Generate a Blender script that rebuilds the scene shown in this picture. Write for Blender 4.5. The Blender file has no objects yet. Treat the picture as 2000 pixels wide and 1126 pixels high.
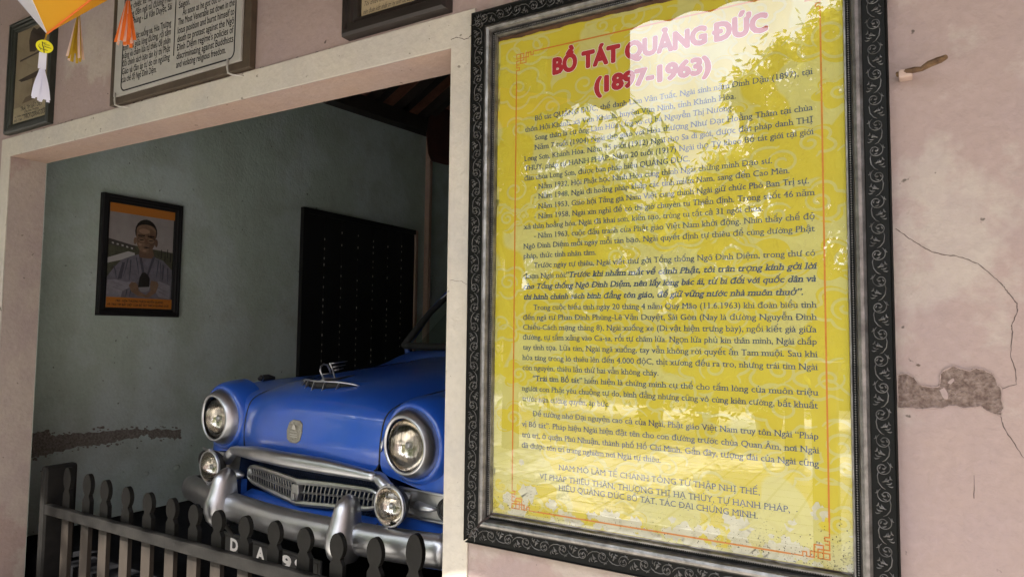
import bpy, math, random
from mathutils import Vector, Matrix
from mathutils.bvhtree import BVHTree

# ------------------------------------------------------------------ camera, sky, sun, exposure
sc = bpy.context.scene
COL = sc.collection
FPX, CX, CY = 1333.0, 1000.0, 563.0           # focal length and centre, in photo pixels (2000 x 1126)
YAW, PITCH, ROLL = (math.radians(a) for a in (30.65, 3.62, 0.63))
CAM = Vector((0, -1.8, 1.2))
_f0 = Vector((-math.sin(YAW), math.cos(YAW), 0)); _r0 = Vector((math.cos(YAW), math.sin(YAW), 0)); _u0 = Vector((0, 0, 1))
FW = _f0 * math.cos(PITCH) + _u0 * math.sin(PITCH)
_u1 = -_f0 * math.sin(PITCH) + _u0 * math.cos(PITCH)
RT = _r0 * math.cos(ROLL) + _u1 * math.sin(ROLL)
UP = -_r0 * math.sin(ROLL) + _u1 * math.cos(ROLL)
cam_d = bpy.data.cameras.new("camera"); cam = bpy.data.objects.new("camera", cam_d); COL.objects.link(cam)
cam_d.sensor_width = 36.0; cam_d.lens = 36.0 * FPX / 2000.0
cam_d.clip_start = 0.05; cam_d.clip_end = 600
cam.matrix_world = Matrix(((RT.x, UP.x, -FW.x, CAM.x), (RT.y, UP.y, -FW.y, CAM.y), (RT.z, UP.z, -FW.z, CAM.z), (0, 0, 0, 1)))
sc.camera = cam

SUN_EL, SUN_AZ = math.radians(48.0), math.radians(7.0)      # sun in front of the wall, a little to the left
world = bpy.data.worlds.new("World"); sc.world = world; world.use_nodes = True
wn, wl = world.node_tree.nodes, world.node_tree.links
bg = wn["Background"]
sky = wn.new("ShaderNodeTexSky"); sky.sky_type = 'NISHITA'; sky.sun_disc = False
sky.sun_elevation = SUN_EL; sky.sun_rotation = math.pi + SUN_AZ; sky.dust_density = 2.5; sky.air_density = 1.0
wtc = wn.new("ShaderNodeTexCoord"); wnoi = wn.new("ShaderNodeTexNoise"); wnoi.inputs["Scale"].default_value = 2.2; wnoi.inputs["Detail"].default_value = 6
wramp = wn.new("ShaderNodeMapRange"); wramp.inputs[1].default_value = 0.28; wramp.inputs[2].default_value = 0.52
wmix = wn.new("ShaderNodeMix"); wmix.data_type = 'RGBA'
wmix.inputs[7].default_value = (40, 41.5, 46, 1)           # bright thin cloud
wl.new(wtc.outputs["Generated"], wnoi.inputs["Vector"]); wl.new(wnoi.outputs[0], wramp.inputs[0]); wl.new(wramp.outputs[0], wmix.inputs[0])
wl.new(sky.outputs[0], wmix.inputs[6]); wl.new(wmix.outputs[2], bg.inputs[0])
bg.inputs[1].default_value = 0.055
sun_d = bpy.data.lights.new("sun", 'SUN'); sun_d.energy = 5.0; sun_d.angle = math.radians(0.5); sun_d.color = (1.0, 0.95, 0.87)
sun = bpy.data.objects.new("sun", sun_d); COL.objects.link(sun)
_sd = Vector((-math.sin(SUN_AZ) * math.cos(SUN_EL), -math.cos(SUN_AZ) * math.cos(SUN_EL), math.sin(SUN_EL)))
sun.rotation_euler = _sd.to_track_quat('Z', 'Y').to_euler(); sun.location = _sd * 30
sc.view_settings.view_transform = 'Standard'; sc.view_settings.look = 'None'
sc.view_settings.exposure = 1.38; sc.view_settings.gamma = 1.0
sc.cycles.use_denoising = True
sc.cycles.max_bounces = 8; sc.cycles.diffuse_bounces = 5; sc.cycles.glossy_bounces = 4; sc.cycles.transparent_max_bounces = 12
sc.cycles.sample_clamp_indirect = 6

def pix(px, py, y):
    """world point on the plane at depth y seen at photo pixel (px, py): used to lay flat things out on the wall"""
    d = FW + RT * ((px - CX) / FPX) - UP * ((py - CY) / FPX)
    return CAM + d * ((y - CAM.y) / d.y)
def pix_x(px, py, x):
    d = FW + RT * ((px - CX) / FPX) - UP * ((py - CY) / FPX)
    return CAM + d * ((x - CAM.x) / d.x)

GROUND, GFLOOR = -0.38, -0.11
R = random.Random(7)

# ------------------------------------------------------------------ materials
def _new(name):
    m = bpy.data.materials.new(name); m.use_nodes = True
    return m, m.node_tree.nodes, m.node_tree.links, m.node_tree.nodes["Principled BSDF"]
def c4(c): return (c[0], c[1], c[2], 1)
def mat(name, base, rough=0.5, metal=0.0, var=0.0, vscale=8.0, bump=0.0, bscale=60.0, coat=0.0, rvar=0.0, second=None, spec=0.5):
    """plain surface with large and fine noise in colour, roughness and relief"""
    m, n, l, b = _new(name)
    b.inputs["Base Color"].default_value = c4(base); b.inputs["Roughness"].default_value = rough; b.inputs["Metallic"].default_value = metal
    b.inputs["Coat Weight"].default_value = coat; b.inputs["Coat Roughness"].default_value = 0.05; b.inputs["Specular IOR Level"].default_value = spec
    tc = n.new("ShaderNodeTexCoord")
    if var or second:
        t = n.new("ShaderNodeTexNoise"); t.inputs["Scale"].default_value = vscale; t.inputs["Detail"].default_value = 8; t.inputs["Roughness"].default_value = 0.65
        l.new(tc.outputs["Object"], t.inputs["Vector"])
        r = n.new("ShaderNodeMapRange"); r.inputs[1].default_value = 0.35; r.inputs[2].default_value = 0.68
        l.new(t.outputs[0], r.inputs[0])
        x = n.new("ShaderNodeMix"); x.data_type = 'RGBA'
        s = second or tuple(v * (1 - var) for v in base)
        x.inputs[6].default_value = c4(base); x.inputs[7].default_value = c4(s)
        l.new(r.outputs[0], x.inputs[0]); l.new(x.outputs[2], b.inputs["Base Color"])
        if rvar:
            q = n.new("ShaderNodeMapRange"); q.inputs[3].default_value = max(0.02, rough - rvar); q.inputs[4].default_value = rough + rvar
            l.new(t.outputs[0], q.inputs[0]); l.new(q.outputs[0], b.inputs["Roughness"])
    if bump:
        t2 = n.new("ShaderNodeTexNoise"); t2.inputs["Scale"].default_value = bscale; t2.inputs["Detail"].default_value = 6
        l.new(tc.outputs["Object"], t2.inputs["Vector"])
        bp = n.new("ShaderNodeBump"); bp.inputs["Strength"].default_value = bump; bp.inputs["Distance"].default_value = 0.01
        l.new(t2.outputs[0], bp.inputs["Height"]); l.new(bp.outputs[0], b.inputs["Normal"])
    return m
def plaster(name, c1, c2, c3, s1=0.9, s2=3.0, spots=(0.05, 0.04, 0.03), bump=0.25, lo=0.45, hi=0.56, spot_t=0.71, squash=1.0):
    """painted plaster: colour c1 worn to patches of c2, faint cloud of c3, dark specks, trowel marks"""
    m, n, l, b = _new(name); b.inputs["Roughness"].default_value = 0.85; b.inputs["Specular IOR Level"].default_value = 0.25
    tc = n.new("ShaderNodeTexCoord")
    mp = n.new("ShaderNodeMapping"); mp.inputs["Scale"].default_value = (1, 1, squash); l.new(tc.outputs["Object"], mp.inputs[0])
    def noise(s, d=8, rg=0.6, v=mp.outputs[0]):
        t = n.new("ShaderNodeTexNoise"); t.inputs["Scale"].default_value = s; t.inputs["Detail"].default_value = d; t.inputs["Roughness"].default_value = rg
        l.new(v, t.inputs["Vector"]); return t.outputs[0]
    def rng(v, a, bb, c=0, d=1):
        r = n.new("ShaderNodeMapRange"); r.inputs[1].default_value = a; r.inputs[2].default_value = bb; r.inputs[3].default_value = c; r.inputs[4].default_value = d
        l.new(v, r.inputs[0]); return r.outputs[0]
    def mix(f, a, bb):
        x = n.new("ShaderNodeMix"); x.data_type = 'RGBA'; l.new(f, x.inputs[0])
        for i, v in ((6, a), (7, bb)):
            if isinstance(v, tuple): x.inputs[i].default_value = c4(v)
            else: l.new(v, x.inputs[i])
        return x.outputs[2]
    c = mix(rng(noise(s1, 9, 0.62), lo, hi), c1, c2)
    c = mix(rng(noise(s2, 7), 0.45, 0.7, 0, 0.7), c, c3)
    fine = noise(45, 4)
    c = mix(rng(noise(26, 3, 0.5, tc.outputs["Object"]), spot_t, spot_t + 0.03, 0, 0.75), c, spots)
    g = mix(rng(fine, 0.3, 0.7), (0.9, 0.9, 0.9), (1.0, 1.0, 1.0))
    mm = n.new("ShaderNodeMix"); mm.data_type = 'RGBA'; mm.blend_type = 'MULTIPLY'; mm.inputs[0].default_value = 1
    l.new(c, mm.inputs[6]); l.new(g, mm.inputs[7]); l.new(mm.outputs[2], b.inputs["Base Color"])
    bp = n.new("ShaderNodeBump"); bp.inputs["Strength"].default_value = bump; bp.inputs["Distance"].default_value = 0.012
    ad = n.new("ShaderNodeMath"); ad.operation = 'ADD'; l.new(fine, ad.inputs[0])
    m2 = n.new("ShaderNodeMath"); m2.operation = 'MULTIPLY'; m2.inputs[1].default_value = 2.5; l.new(noise(7, 5), m2.inputs[0]); l.new(m2.outputs[0], ad.inputs[1])
    l.new(ad.outputs[0], bp.inputs["Height"]); l.new(bp.outputs[0], b.inputs["Normal"])
    return m
def glassy(name, ior=1.5, tint=(1, 1, 1), rough=0.0):
    """thin pane: clear, with mirror reflection growing at grazing angles"""
    m, n, l, b = _new(name); n.remove(b)
    f0 = ((ior - 1) / (ior + 1)) ** 2
    lw = n.new("ShaderNodeLayerWeight"); lw.inputs[0].default_value = 0.5
    pw = n.new("ShaderNodeMath"); pw.operation = 'POWER'; pw.inputs[1].default_value = 5.0; l.new(lw.outputs["Facing"], pw.inputs[0])
    fr = n.new("ShaderNodeMapRange"); fr.inputs[3].default_value = f0; fr.inputs[4].default_value = 1.0; l.new(pw.outputs[0], fr.inputs[0])
    tr = n.new("ShaderNodeBsdfTransparent"); tr.inputs[0].default_value = c4(tint)
    gl = n.new("ShaderNodeBsdfGlossy"); gl.inputs["Roughness"].default_value = rough
    mx = n.new("ShaderNodeMixShader"); l.new(fr.outputs[0], mx.inputs[0]); l.new(tr.outputs[0], mx.inputs[1]); l.new(gl.outputs[0], mx.inputs[2])
    l.new(mx.outputs[0], n["Material Output"].inputs[0]); return m

M = {}
M['pink'] = plaster("pink_plaster", (0.365, 0.278, 0.252), (0.43, 0.365, 0.32), (0.335, 0.262, 0.262), s1=1.25, lo=0.50, hi=0.54)
M['cream'] = plaster("cream_trim_paint", (0.55, 0.505, 0.43), (0.50, 0.465, 0.415), (0.57, 0.53, 0.46), s1=2.0, spots=(0.14, 0.12, 0.09), spot_t=0.685)
M['soffit'] = plaster("peach_reveal_paint", (0.50, 0.36, 0.285), (0.46, 0.33, 0.27), (0.47, 0.36, 0.32), s1=2.0)
M['green'] = plaster("grey_green_plaster", (0.48, 0.585, 0.525), (0.55, 0.65, 0.635), (0.41, 0.475, 0.42), s1=1.3, s2=3.2, bump=0.3)
M['rough'] = mat("bare_mortar", (0.12, 0.078, 0.064), 0.95, var=0.65, vscale=75, bump=1.0, bscale=150, second=(0.29, 0.22, 0.19))
M['rough2'] = mat("bare_damp_mortar", (0.15, 0.135, 0.115), 0.95, vscale=60, bump=1.0, bscale=90, second=(0.31, 0.295, 0.27))
M['crack'] = mat("crack_brown", (0.13, 0.095, 0.085), 0.95, var=0.3)  # dark brown of the cracks and nicks
M['blackpaint'] = mat("black_gloss_paint", (0.016, 0.0155, 0.014), 0.5, var=0.4, vscale=14, bump=0.06, bscale=50, rvar=0.1, second=(0.026, 0.023, 0.020), spec=0.22)
M['blackdoor'] = mat("black_door_paint", (0.008, 0.008, 0.010), 0.6, var=0.4, vscale=6)
M['darkwood'] = mat("dark_stained_wood", (0.022, 0.016, 0.014), 0.42, var=0.4, vscale=20)
M['greenframe'] = mat("green_black_frame_wood", (0.022, 0.026, 0.020), 0.4, var=0.4, vscale=20)
M['brownwood'] = mat("brown_backing_board", (0.15, 0.068, 0.03), 0.7, var=0.5, vscale=18)
M['mould'] = mat("plaque_frame_wood", (0.075, 0.052, 0.033), 0.5, var=0.4, vscale=15)
M['steel'] = mat("brushed_plate", (0.50, 0.48, 0.44), 0.5, 0.35, var=0.12, vscale=5)
M['ink'] = mat("black_ink", (0.012, 0.012, 0.014), 0.6)
M['navy'] = mat("navy_ink", (0.018, 0.048, 0.125), 0.5)
M['red'] = mat("red_ink", (0.38, 0.012, 0.02), 0.5)
M['white'] = mat("white_ink", (0.80, 0.78, 0.76), 0.5)
M['orangeink'] = mat("orange_ink", (0.56, 0.19, 0.015), 0.5)
M['frameblack'] = mat("frame_black", (0.008, 0.0085, 0.008), 0.45, var=0.3, vscale=25, spec=0.12)
M['framesilver'] = mat("worn_silver_leaf", (0.29, 0.28, 0.27), 0.36, 0.85, vscale=26, second=(0.12, 0.115, 0.11), rvar=0.12, bump=0.08)
M['scroll'] = mat("scroll_silver", (0.20, 0.195, 0.19), 0.34, 0.8, var=0.65, vscale=40)
M['glass'] = glassy("poster_glass", 2.15)
M['clear'] = glassy("picture_glass", 1.45)
M['carglass'] = glassy("windscreen_glass", 1.6, (0.72, 0.80, 0.76))
M['blue'] = mat("blue_car_paint", (0.012, 0.078, 0.43), 0.36, 0.0, vscale=4.5, second=(0.022, 0.090, 0.40), coat=0.8, bump=0.02, bscale=7, rvar=0.14)
M['chrome'] = mat("dull_chrome", (0.53, 0.54, 0.565), 0.36, 1.0, var=0.15, vscale=9, rvar=0.06)
M['alu'] = mat("cast_grille_metal", (0.50, 0.50, 0.49), 0.36, 0.9, var=0.25, vscale=18, rvar=0.1)
M['darkmetal'] = mat("dark_dusty_metal", (0.055, 0.052, 0.05), 0.6, 0.3, var=0.4)
M['rubber'] = mat("rubber", (0.02, 0.02, 0.02), 0.75, var=0.3)
M['reflector'] = mat("lamp_reflector", (0.80, 0.74, 0.64), 0.14, 1.0, var=0.3, vscale=16)
M['plate'] = mat("black_number_plate", (0.038, 0.038, 0.037), 0.5, var=0.4, vscale=20)
M['tile'] = None
M['rust'] = mat("rusty_iron", (0.06, 0.027, 0.014), 0.85, var=0.6, vscale=45, second=(0.17, 0.10, 0.045), bump=0.8, bscale=60)
M['roofwood'] = mat("roof_timber", (0.03, 0.024, 0.02), 0.7, var=0.4)
M['rooftile'] = mat("clay_roof_underside", (0.26, 0.11, 0.07), 0.85, var=0.5, vscale=6)
M['drape'] = mat("maroon_cloth", (0.085, 0.028, 0.022), 0.9, var=0.4, vscale=4)
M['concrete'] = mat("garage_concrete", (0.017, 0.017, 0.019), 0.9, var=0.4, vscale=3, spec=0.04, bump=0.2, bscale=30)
def sunlit_wear_paint(name, base, worn, zlo, zhi):  # blends in a paler tone low down: painted sunlight mixed with streaky wear
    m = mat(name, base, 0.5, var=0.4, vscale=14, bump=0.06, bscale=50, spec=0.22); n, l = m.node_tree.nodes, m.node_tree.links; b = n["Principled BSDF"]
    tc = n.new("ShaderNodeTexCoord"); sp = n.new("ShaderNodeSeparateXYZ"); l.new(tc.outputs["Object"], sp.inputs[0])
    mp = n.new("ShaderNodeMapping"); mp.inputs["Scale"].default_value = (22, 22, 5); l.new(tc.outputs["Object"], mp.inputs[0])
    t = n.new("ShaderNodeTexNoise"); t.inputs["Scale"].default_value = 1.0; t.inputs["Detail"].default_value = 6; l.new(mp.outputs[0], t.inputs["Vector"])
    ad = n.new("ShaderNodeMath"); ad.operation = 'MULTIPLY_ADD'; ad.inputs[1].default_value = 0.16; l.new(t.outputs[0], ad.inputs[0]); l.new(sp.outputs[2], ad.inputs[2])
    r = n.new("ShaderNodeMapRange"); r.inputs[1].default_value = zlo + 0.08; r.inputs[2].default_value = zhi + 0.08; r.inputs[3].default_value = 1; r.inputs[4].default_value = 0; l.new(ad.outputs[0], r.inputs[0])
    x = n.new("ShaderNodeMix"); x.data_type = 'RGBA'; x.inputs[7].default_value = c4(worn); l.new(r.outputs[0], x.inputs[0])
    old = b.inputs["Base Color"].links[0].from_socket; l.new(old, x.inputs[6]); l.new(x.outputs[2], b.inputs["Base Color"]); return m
M['picket'] = sunlit_wear_paint("black_picket_paint_sunlit_low", (0.012, 0.0115, 0.0105), (0.042, 0.034, 0.028), 0.20, 0.30)  # sunlit band below the rail put into the colour, with some wear
M['rail'] = mat("dusty_black_wood", (0.022, 0.0205, 0.019), 0.5, spec=0.15, var=0.4, vscale=11, second=(0.013, 0.0125, 0.012), bump=0.1)

def tile_material():
    m, n, l, b = _new("courtyard_tile"); b.inputs["Roughness"].default_value = 0.6
    tc = n.new("ShaderNodeTexCoord"); br = n.new("ShaderNodeTexBrick"); br.offset = 0.0; br.squash = 1.0
    br.inputs["Color1"].default_value = (0.62, 0.585, 0.53, 1); br.inputs["Color2"].default_value = (0.54, 0.505, 0.45, 1); br.inputs["Mortar"].default_value = (0.20, 0.17, 0.14, 1)
    br.inputs["Scale"].default_value = 1.0; br.inputs["Mortar Size"].default_value = 0.012; br.inputs["Brick Width"].default_value = 0.3; br.inputs["Row Height"].default_value = 0.3
    l.new(tc.outputs["Object"], br.inputs["Vector"]); l.new(br.outputs[0], b.inputs["Base Color"]); return m
M['tile'] = tile_material()
def paper_material():
    """yellow print: saturated cloud shapes and pale scroll lines on pale yellow, mould specks along the damp bottom edge"""
    m, n, l, b = _new("yellow_print"); b.inputs["Roughness"].default_value = 0.6
    tc = n.new("ShaderNodeTexCoord"); O = tc.outputs["Object"]
    def node(t, **k):
        x = n.new(t)
        for a, v in k.items(): setattr(x, a, v)
        return x
    def math_(op, a, bb=None):
        x = node("ShaderNodeMath", operation=op)
        for i, v in enumerate((a, bb)):
            if v is None: continue
            if isinstance(v, (int, float)): x.inputs[i].default_value = v
            else: l.new(v, x.inputs[i])
        return x.outputs[0]
    def rng(v, a, bb, c=0, d=1):
        r = node("ShaderNodeMapRange"); r.inputs[1].default_value = a; r.inputs[2].default_value = bb; r.inputs[3].default_value = c; r.inputs[4].default_value = d
        l.new(v, r.inputs[0]); return r.outputs[0]
    def noise(s, d=2):
        t = node("ShaderNodeTexNoise"); t.inputs["Scale"].default_value = s; t.inputs["Detail"].default_value = d; l.new(O, t.inputs["Vector"]); return t.outputs[0]
    def mix(f, a, bb):
        x = node("ShaderNodeMix", data_type='RGBA'); l.new(f, x.inputs[0])
        for i, v in ((6, a), (7, bb)):
            if isinstance(v, tuple): x.inputs[i].default_value = c4(v)
            else: l.new(v, x.inputs[i])
        return x.outputs[2]
    pale, deep = (0.53, 0.495, 0.15), (0.545, 0.455, 0.026)
    c = mix(rng(noise(4.0, 1), 0.50, 0.515, 0, 1), pale, deep)
    sp = node("ShaderNodeSeparateXYZ"); l.new(O, sp.inputs[0])
    low = rng(sp.outputs[2], -0.38, -0.20, 1, 0)
    specks = math_('MULTIPLY', rng(noise(190, 3), 0.58, 0.63), math_('MULTIPLY', low, rng(noise(7, 4), 0.42, 0.62)))
    fade = math_('MULTIPLY', rng(sp.outputs[2], -0.40, -0.25, 1, 0), rng(noise(7, 5), 0.40, 0.55))
    c = mix(math_('MULTIPLY', fade, 0.75), c, (0.50, 0.48, 0.36))
    c = mix(math_('MULTIPLY', specks, 0.9), c, (0.05, 0.045, 0.03))
    l.new(c, b.inputs["Base Color"]); return m
M['paper'] = paper_material()
def leaf_mat(name, col, tr):
    m, n, l, b = _new(name); b.inputs["Roughness"].default_value = 0.45
    b.inputs["Base Color"].default_value = c4(col)
    t = n.new("ShaderNodeBsdfTranslucent"); t.inputs[0].default_value = c4(tr)
    x = n.new("ShaderNodeMixShader"); x.inputs[0].default_value = 0.4
    l.new(b.outputs[0], x.inputs[1]); l.new(t.outputs[0], x.inputs[2]); l.new(x.outputs[0], n["Material Output"].inputs[0]); return m
M['leaf'] = leaf_mat("dark_leaf", (0.06, 0.10, 0.02), (0.26, 0.33, 0.05))
M['leaf2'] = leaf_mat("bright_leaf", (0.16, 0.19, 0.025), (0.66, 0.58, 0.08))
M['bark'] = mat("bark", (0.09, 0.07, 0.05), 0.9, var=0.4)
def cloth_mat(name, col, tr):
    m = leaf_mat(name, col, tr); m.node_tree.nodes["Principled BSDF"].inputs["Roughness"].default_value = 0.7; return m
M['lyellow'] = cloth_mat("yellow_lantern_paper", (0.72, 0.36, 0.012), (0.80, 0.42, 0.03))
M['lwhite'] = cloth_mat("white_lantern_paper", (0.66, 0.65, 0.70), (0.7, 0.7, 0.74))
M['lorange'] = cloth_mat("orange_ribbon", (0.80, 0.20, 0.03), (0.85, 0.25, 0.05))
M['lpeach'] = cloth_mat("pale_peach_ribbon", (0.80, 0.58, 0.48), (0.8, 0.6, 0.5))
M['lgold'] = cloth_mat("gold_ribbon", (0.50, 0.31, 0.015), (0.5, 0.33, 0.03))
M['disc'] = cloth_mat("bright_yellow_card", (0.80, 0.76, 0.02), (0.85, 0.8, 0.05))
M['whiteribbon'] = cloth_mat("white_ribbon", (0.74, 0.75, 0.85), (0.75, 0.75, 0.85))

# ------------------------------------------------------------------ mesh helpers
class MB:
    def __init__(s): s.v = []; s.f = []
    def add(s, vs, fs):
        o = len(s.v); s.v += [tuple(v) for v in vs]; s.f += [tuple(i + o for i in f) for f in fs]
    def box(s, a, b):
        x0, y0, z0 = a; x1, y1, z1 = b
        s.add([(x0, y0, z0), (x1, y0, z0), (x1, y1, z0), (x0, y1, z0), (x0, y0, z1), (x1, y0, z1), (x1, y1, z1), (x0, y1, z1)],
              [(0, 3, 2, 1), (4, 5, 6, 7), (0, 1, 5, 4), (1, 2, 6, 5), (2, 3, 7, 6), (3, 0, 4, 7)])
    def beam(s, p, q, w, h, up=(0, 0, 1)):
        p, q, up = Vector(p), Vector(q), Vector(up); d = (q - p).normalized(); a = d.cross(up).normalized() * w / 2; b = a.cross(d).normalized() * h / 2
        vs = [p - a - b, p + a - b, p + a + b, p - a + b, q - a - b, q + a - b, q + a + b, q - a + b]
        s.add(vs, [(0, 1, 2, 3), (7, 6, 5, 4), (0, 4, 5, 1), (1, 5, 6, 2), (2, 6, 7, 3), (3, 7, 4, 0)])
    def tube(s, pts, rad, n=8, flat=1.0, ref=(0, 0, 1)):
        pts = [Vector(p) for p in pts]; k = len(pts)
        if not hasattr(rad, '__len__'): rad = [rad] * k
        vs = []; fs = []
        for i, p in enumerate(pts):
            t = (pts[min(i + 1, k - 1)] - pts[max(i - 1, 0)]).normalized()
            r = Vector(ref)
            if abs(t.dot(r)) > 0.97: r = Vector((1, 0, 0)) if abs(t.x) < 0.9 else Vector((0, 1, 0))
            a = t.cross(r).normalized(); b = a.cross(t).normalized()
            for j in range(n):
                an = 2 * math.pi * j / n
                vs.append(p + a * (math.cos(an) * rad[i]) + b * (math.sin(an) * rad[i] * flat))
        for i in range(k - 1):
            for j in range(n):
                fs.append((i * n + j, i * n + (j + 1) % n, (i + 1) * n + (j + 1) % n, (i + 1) * n + j))
        fs.append(tuple(range(n - 1, -1, -1))); fs.append(tuple((k - 1) * n + j for j in range(n)))
        s.add(vs, fs)
    def lathe(s, prof, c=(0, 0, 0), axis='y', n=32, sx=1.0, sz=1.0):
        """profile (radius, along) turned about an axis through c"""
        vs = []; fs = []; c = Vector(c)
        for r, h in prof:
            for j in range(n):
                a = 2 * math.pi * j / n; p, q = r * math.cos(a) * sx, r * math.sin(a) * sz
                vs.append(c + (Vector((p, h, q)) if axis == 'y' else Vector((p, q, h))))
        for i in range(len(prof) - 1):
            for j in range(n): fs.append((i * n + j, i * n + (j + 1) % n, (i + 1) * n + (j + 1) % n, (i + 1) * n + j))
        s.add(vs, fs)
    def grid(s, rows):
        nr, nc = len(rows), len(rows[0]); vs = [p for r in rows for p in r]
        s.add(vs, [(i * nc + j, i * nc + j + 1, (i + 1) * nc + j + 1, (i + 1) * nc + j) for i in range(nr - 1) for j in range(nc - 1)])
    def prism(s, poly, d):
        """polygon of 3D points pushed along vector d"""
        poly = [Vector(p) for p in poly]; d = Vector(d); n = len(poly)
        s.add(poly + [p + d for p in poly], [tuple(range(n)), tuple(range(2 * n - 1, n - 1, -1))] + [(i, i + n, (i + 1) % n + n, (i + 1) % n) for i in range(n)])
    def sphere(s, c, r, n=10, m=6, sc=(1, 1, 1)):
        rows = []
        for i in range(m + 1):
            t = math.pi * i / m
            rows.append([(c[0] + r * sc[0] * math.sin(t) * math.cos(2 * math.pi * j / n), c[1] + r * sc[1] * math.sin(t) * math.sin(2 * math.pi * j / n), c[2] + r * sc[2] * math.cos(t)) for j in range(n + 1)])
        s.grid(rows)
def obj(name, mb, m, parent=None, smooth=False, sub=0, bevel=0.0, solid=0.0, fix=True, loc=None):
    me = bpy.data.meshes.new(name); me.from_pydata([tuple(v) for v in mb.v], [], mb.f); me.update()
    if fix:
        import bmesh
        b = bmesh.new(); b.from_mesh(me); bmesh.ops.remove_doubles(b, verts=b.verts, dist=1e-6) if smooth else None
        bmesh.ops.recalc_face_normals(b, faces=b.faces); b.to_mesh(me); b.free()
    me.materials.append(m)
    if smooth:
        for p in me.polygons: p.use_smooth = True
    o = bpy.data.objects.new(name, me); COL.objects.link(o)
    if parent: o.parent = parent
    if loc: o.location = loc
    if bevel:
        x = o.modifiers.new("bevel", 'BEVEL'); x.width = bevel; x.segments = 2; x.limit_method = 'ANGLE'; x.harden_normals = False
    if solid:
        x = o.modifiers.new("thick", 'SOLIDIFY'); x.thickness = solid; x.offset = 0
    if sub:
        x = o.modifiers.new("sub", 'SUBSURF'); x.levels = sub; x.render_levels = sub
    return o
def tag(o, label, cat, group=None):
    o["label"] = label; o["category"] = cat
    if group: o["group"] = group
    return o
def empty(name, label, cat, loc=(0, 0, 0), rz=0, group=None):
    o = bpy.data.objects.new(name, None); COL.objects.link(o); o.location = loc; o.rotation_euler = (0, 0, rz); o.empty_display_size = 0.1
    return tag(o, label, cat, group)
def structure(o): o["kind"] = "structure"; return o
def dup(root, group=None, label=None):
    r = root.copy(); COL.objects.link(r)
    for ch in root.children:
        c = ch.copy(); COL.objects.link(c); c.parent = r; c.matrix_parent_inverse = ch.matrix_parent_inverse
    if label: r["label"] = label
    if group: r["group"] = group
    return r

# --- lettering: outlines of the built-in typeface, optionally given slab serifs, laid flat facing -y (or +x)
_tc = bpy.data.curves.new("lettering_source", 'FONT'); _to = bpy.data.objects.new("lettering_source", _tc); COL.objects.link(_to)
_cache = {}
def outline(s, weight=0.0):
    k = (s, weight)
    if k not in _cache:
        _tc.body = s; _tc.size = 1.0; _tc.offset = weight; _tc.resolution_u = 3
        bpy.context.view_layer.update()
        e = _to.evaluated_get(bpy.context.evaluated_depsgraph_get()); me = bpy.data.meshes.new_from_object(e)
        vs = [(v.co.x, v.co.y) for v in me.vertices]; fs = [tuple(p.vertices) for p in me.polygons]
        bpy.data.meshes.remove(me); _cache[k] = (vs, fs)
    return _cache[k]
CAPH = max(v[1] for v in outline("H")[0]); XH = max(v[1] for v in outline("x")[0]); ASC = max(v[1] for v in outline("l")[0])
HORN = str.maketrans("ơờớởỡợƠỜỚỞỠỢĐ", "oòóỏõọOÒÓỎÕỌD"); HORNED = "ơờớởỡợƠỜỚỞỠỢ"
def letters(s, weight=0.0, serif=False, shear=0.0):
    """-> vertices (x, y, lift) in em with faces; baseline at y = 0"""
    plain = s.translate(HORN); vs, fs = outline(plain, weight); V = [(x, y, 0.0) for x, y in vs]; F = list(fs)
    for k, ch in enumerate(s):                                  # hooks of the horned o and bar of the crossed D, drawn on
        if ch in HORNED:
            xr = max(v[0] for v in outline(plain[:k] + ("O" if ch.isupper() else "o"))[0]); y0 = CAPH if ch.isupper() else XH; o = len(V)
            V += [(xr + a, y0 + b, 1.5) for a, b in ((-.075, -.065), (-.02, -.075), (.055, -.005), (.075, .06), (.055, .105), (-.015, .10), (.008, .06), (-.005, .01))]; F.append(tuple(range(o, o + 8)))
        elif ch == "Đ":
            vd = outline("D")[0]; wd = max(v[0] for v in vd) - min(v[0] for v in vd); xl = max(v[0] for v in outline(plain[:k] + "D")[0]) - wd; o = len(V)
            V += [(xl + a, b, 1.5) for a, b in ((-.075, .305), (.25, .305), (.25, .375), (-.075, .375))]; F.append((o, o + 1, o + 2, o + 3))
    if serif:
        cnt = {}
        for f in fs:
            for i in range(len(f)):
                a, b = f[i], f[(i + 1) % len(f)]; k = (min(a, b), max(a, b)); cnt[k] = cnt.get(k, 0) + 1
        for (a, b), c in cnt.items():
            if c != 1: continue
            (x0, y0), (x1, y1) = vs[a], vs[b]
            if abs(y0 - y1) > 2e-3 or not 0.075 < abs(x1 - x0) < 0.135: continue
            xa, xb = min(x0, x1), max(x0, x1); t = 0.05; 
            if abs(y0 + weight) < 0.006: r = (xa - 0.10, xb + 0.10, y0, y0 + t)
            elif abs(y0 - weight - XH) < 0.006 or abs(y0 - weight - ASC) < 0.006 and True: r = (xa - 0.10, xb, y0 - t, y0)
            elif abs(y0 - weight - CAPH) < 0.006: r = (xa - 0.10, xb + 0.10, y0 - t, y0)
            else: continue
            o = len(V); V += [(r[0], r[2], 1.0), (r[1], r[2], 1.0), (r[1], r[3], 1.0), (r[0], r[3], 1.0)]; F.append((o, o + 1, o + 2, o + 3))
    if shear: V = [(x + y * shear, y, q) for x, y, q in V]
    return V, F
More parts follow.
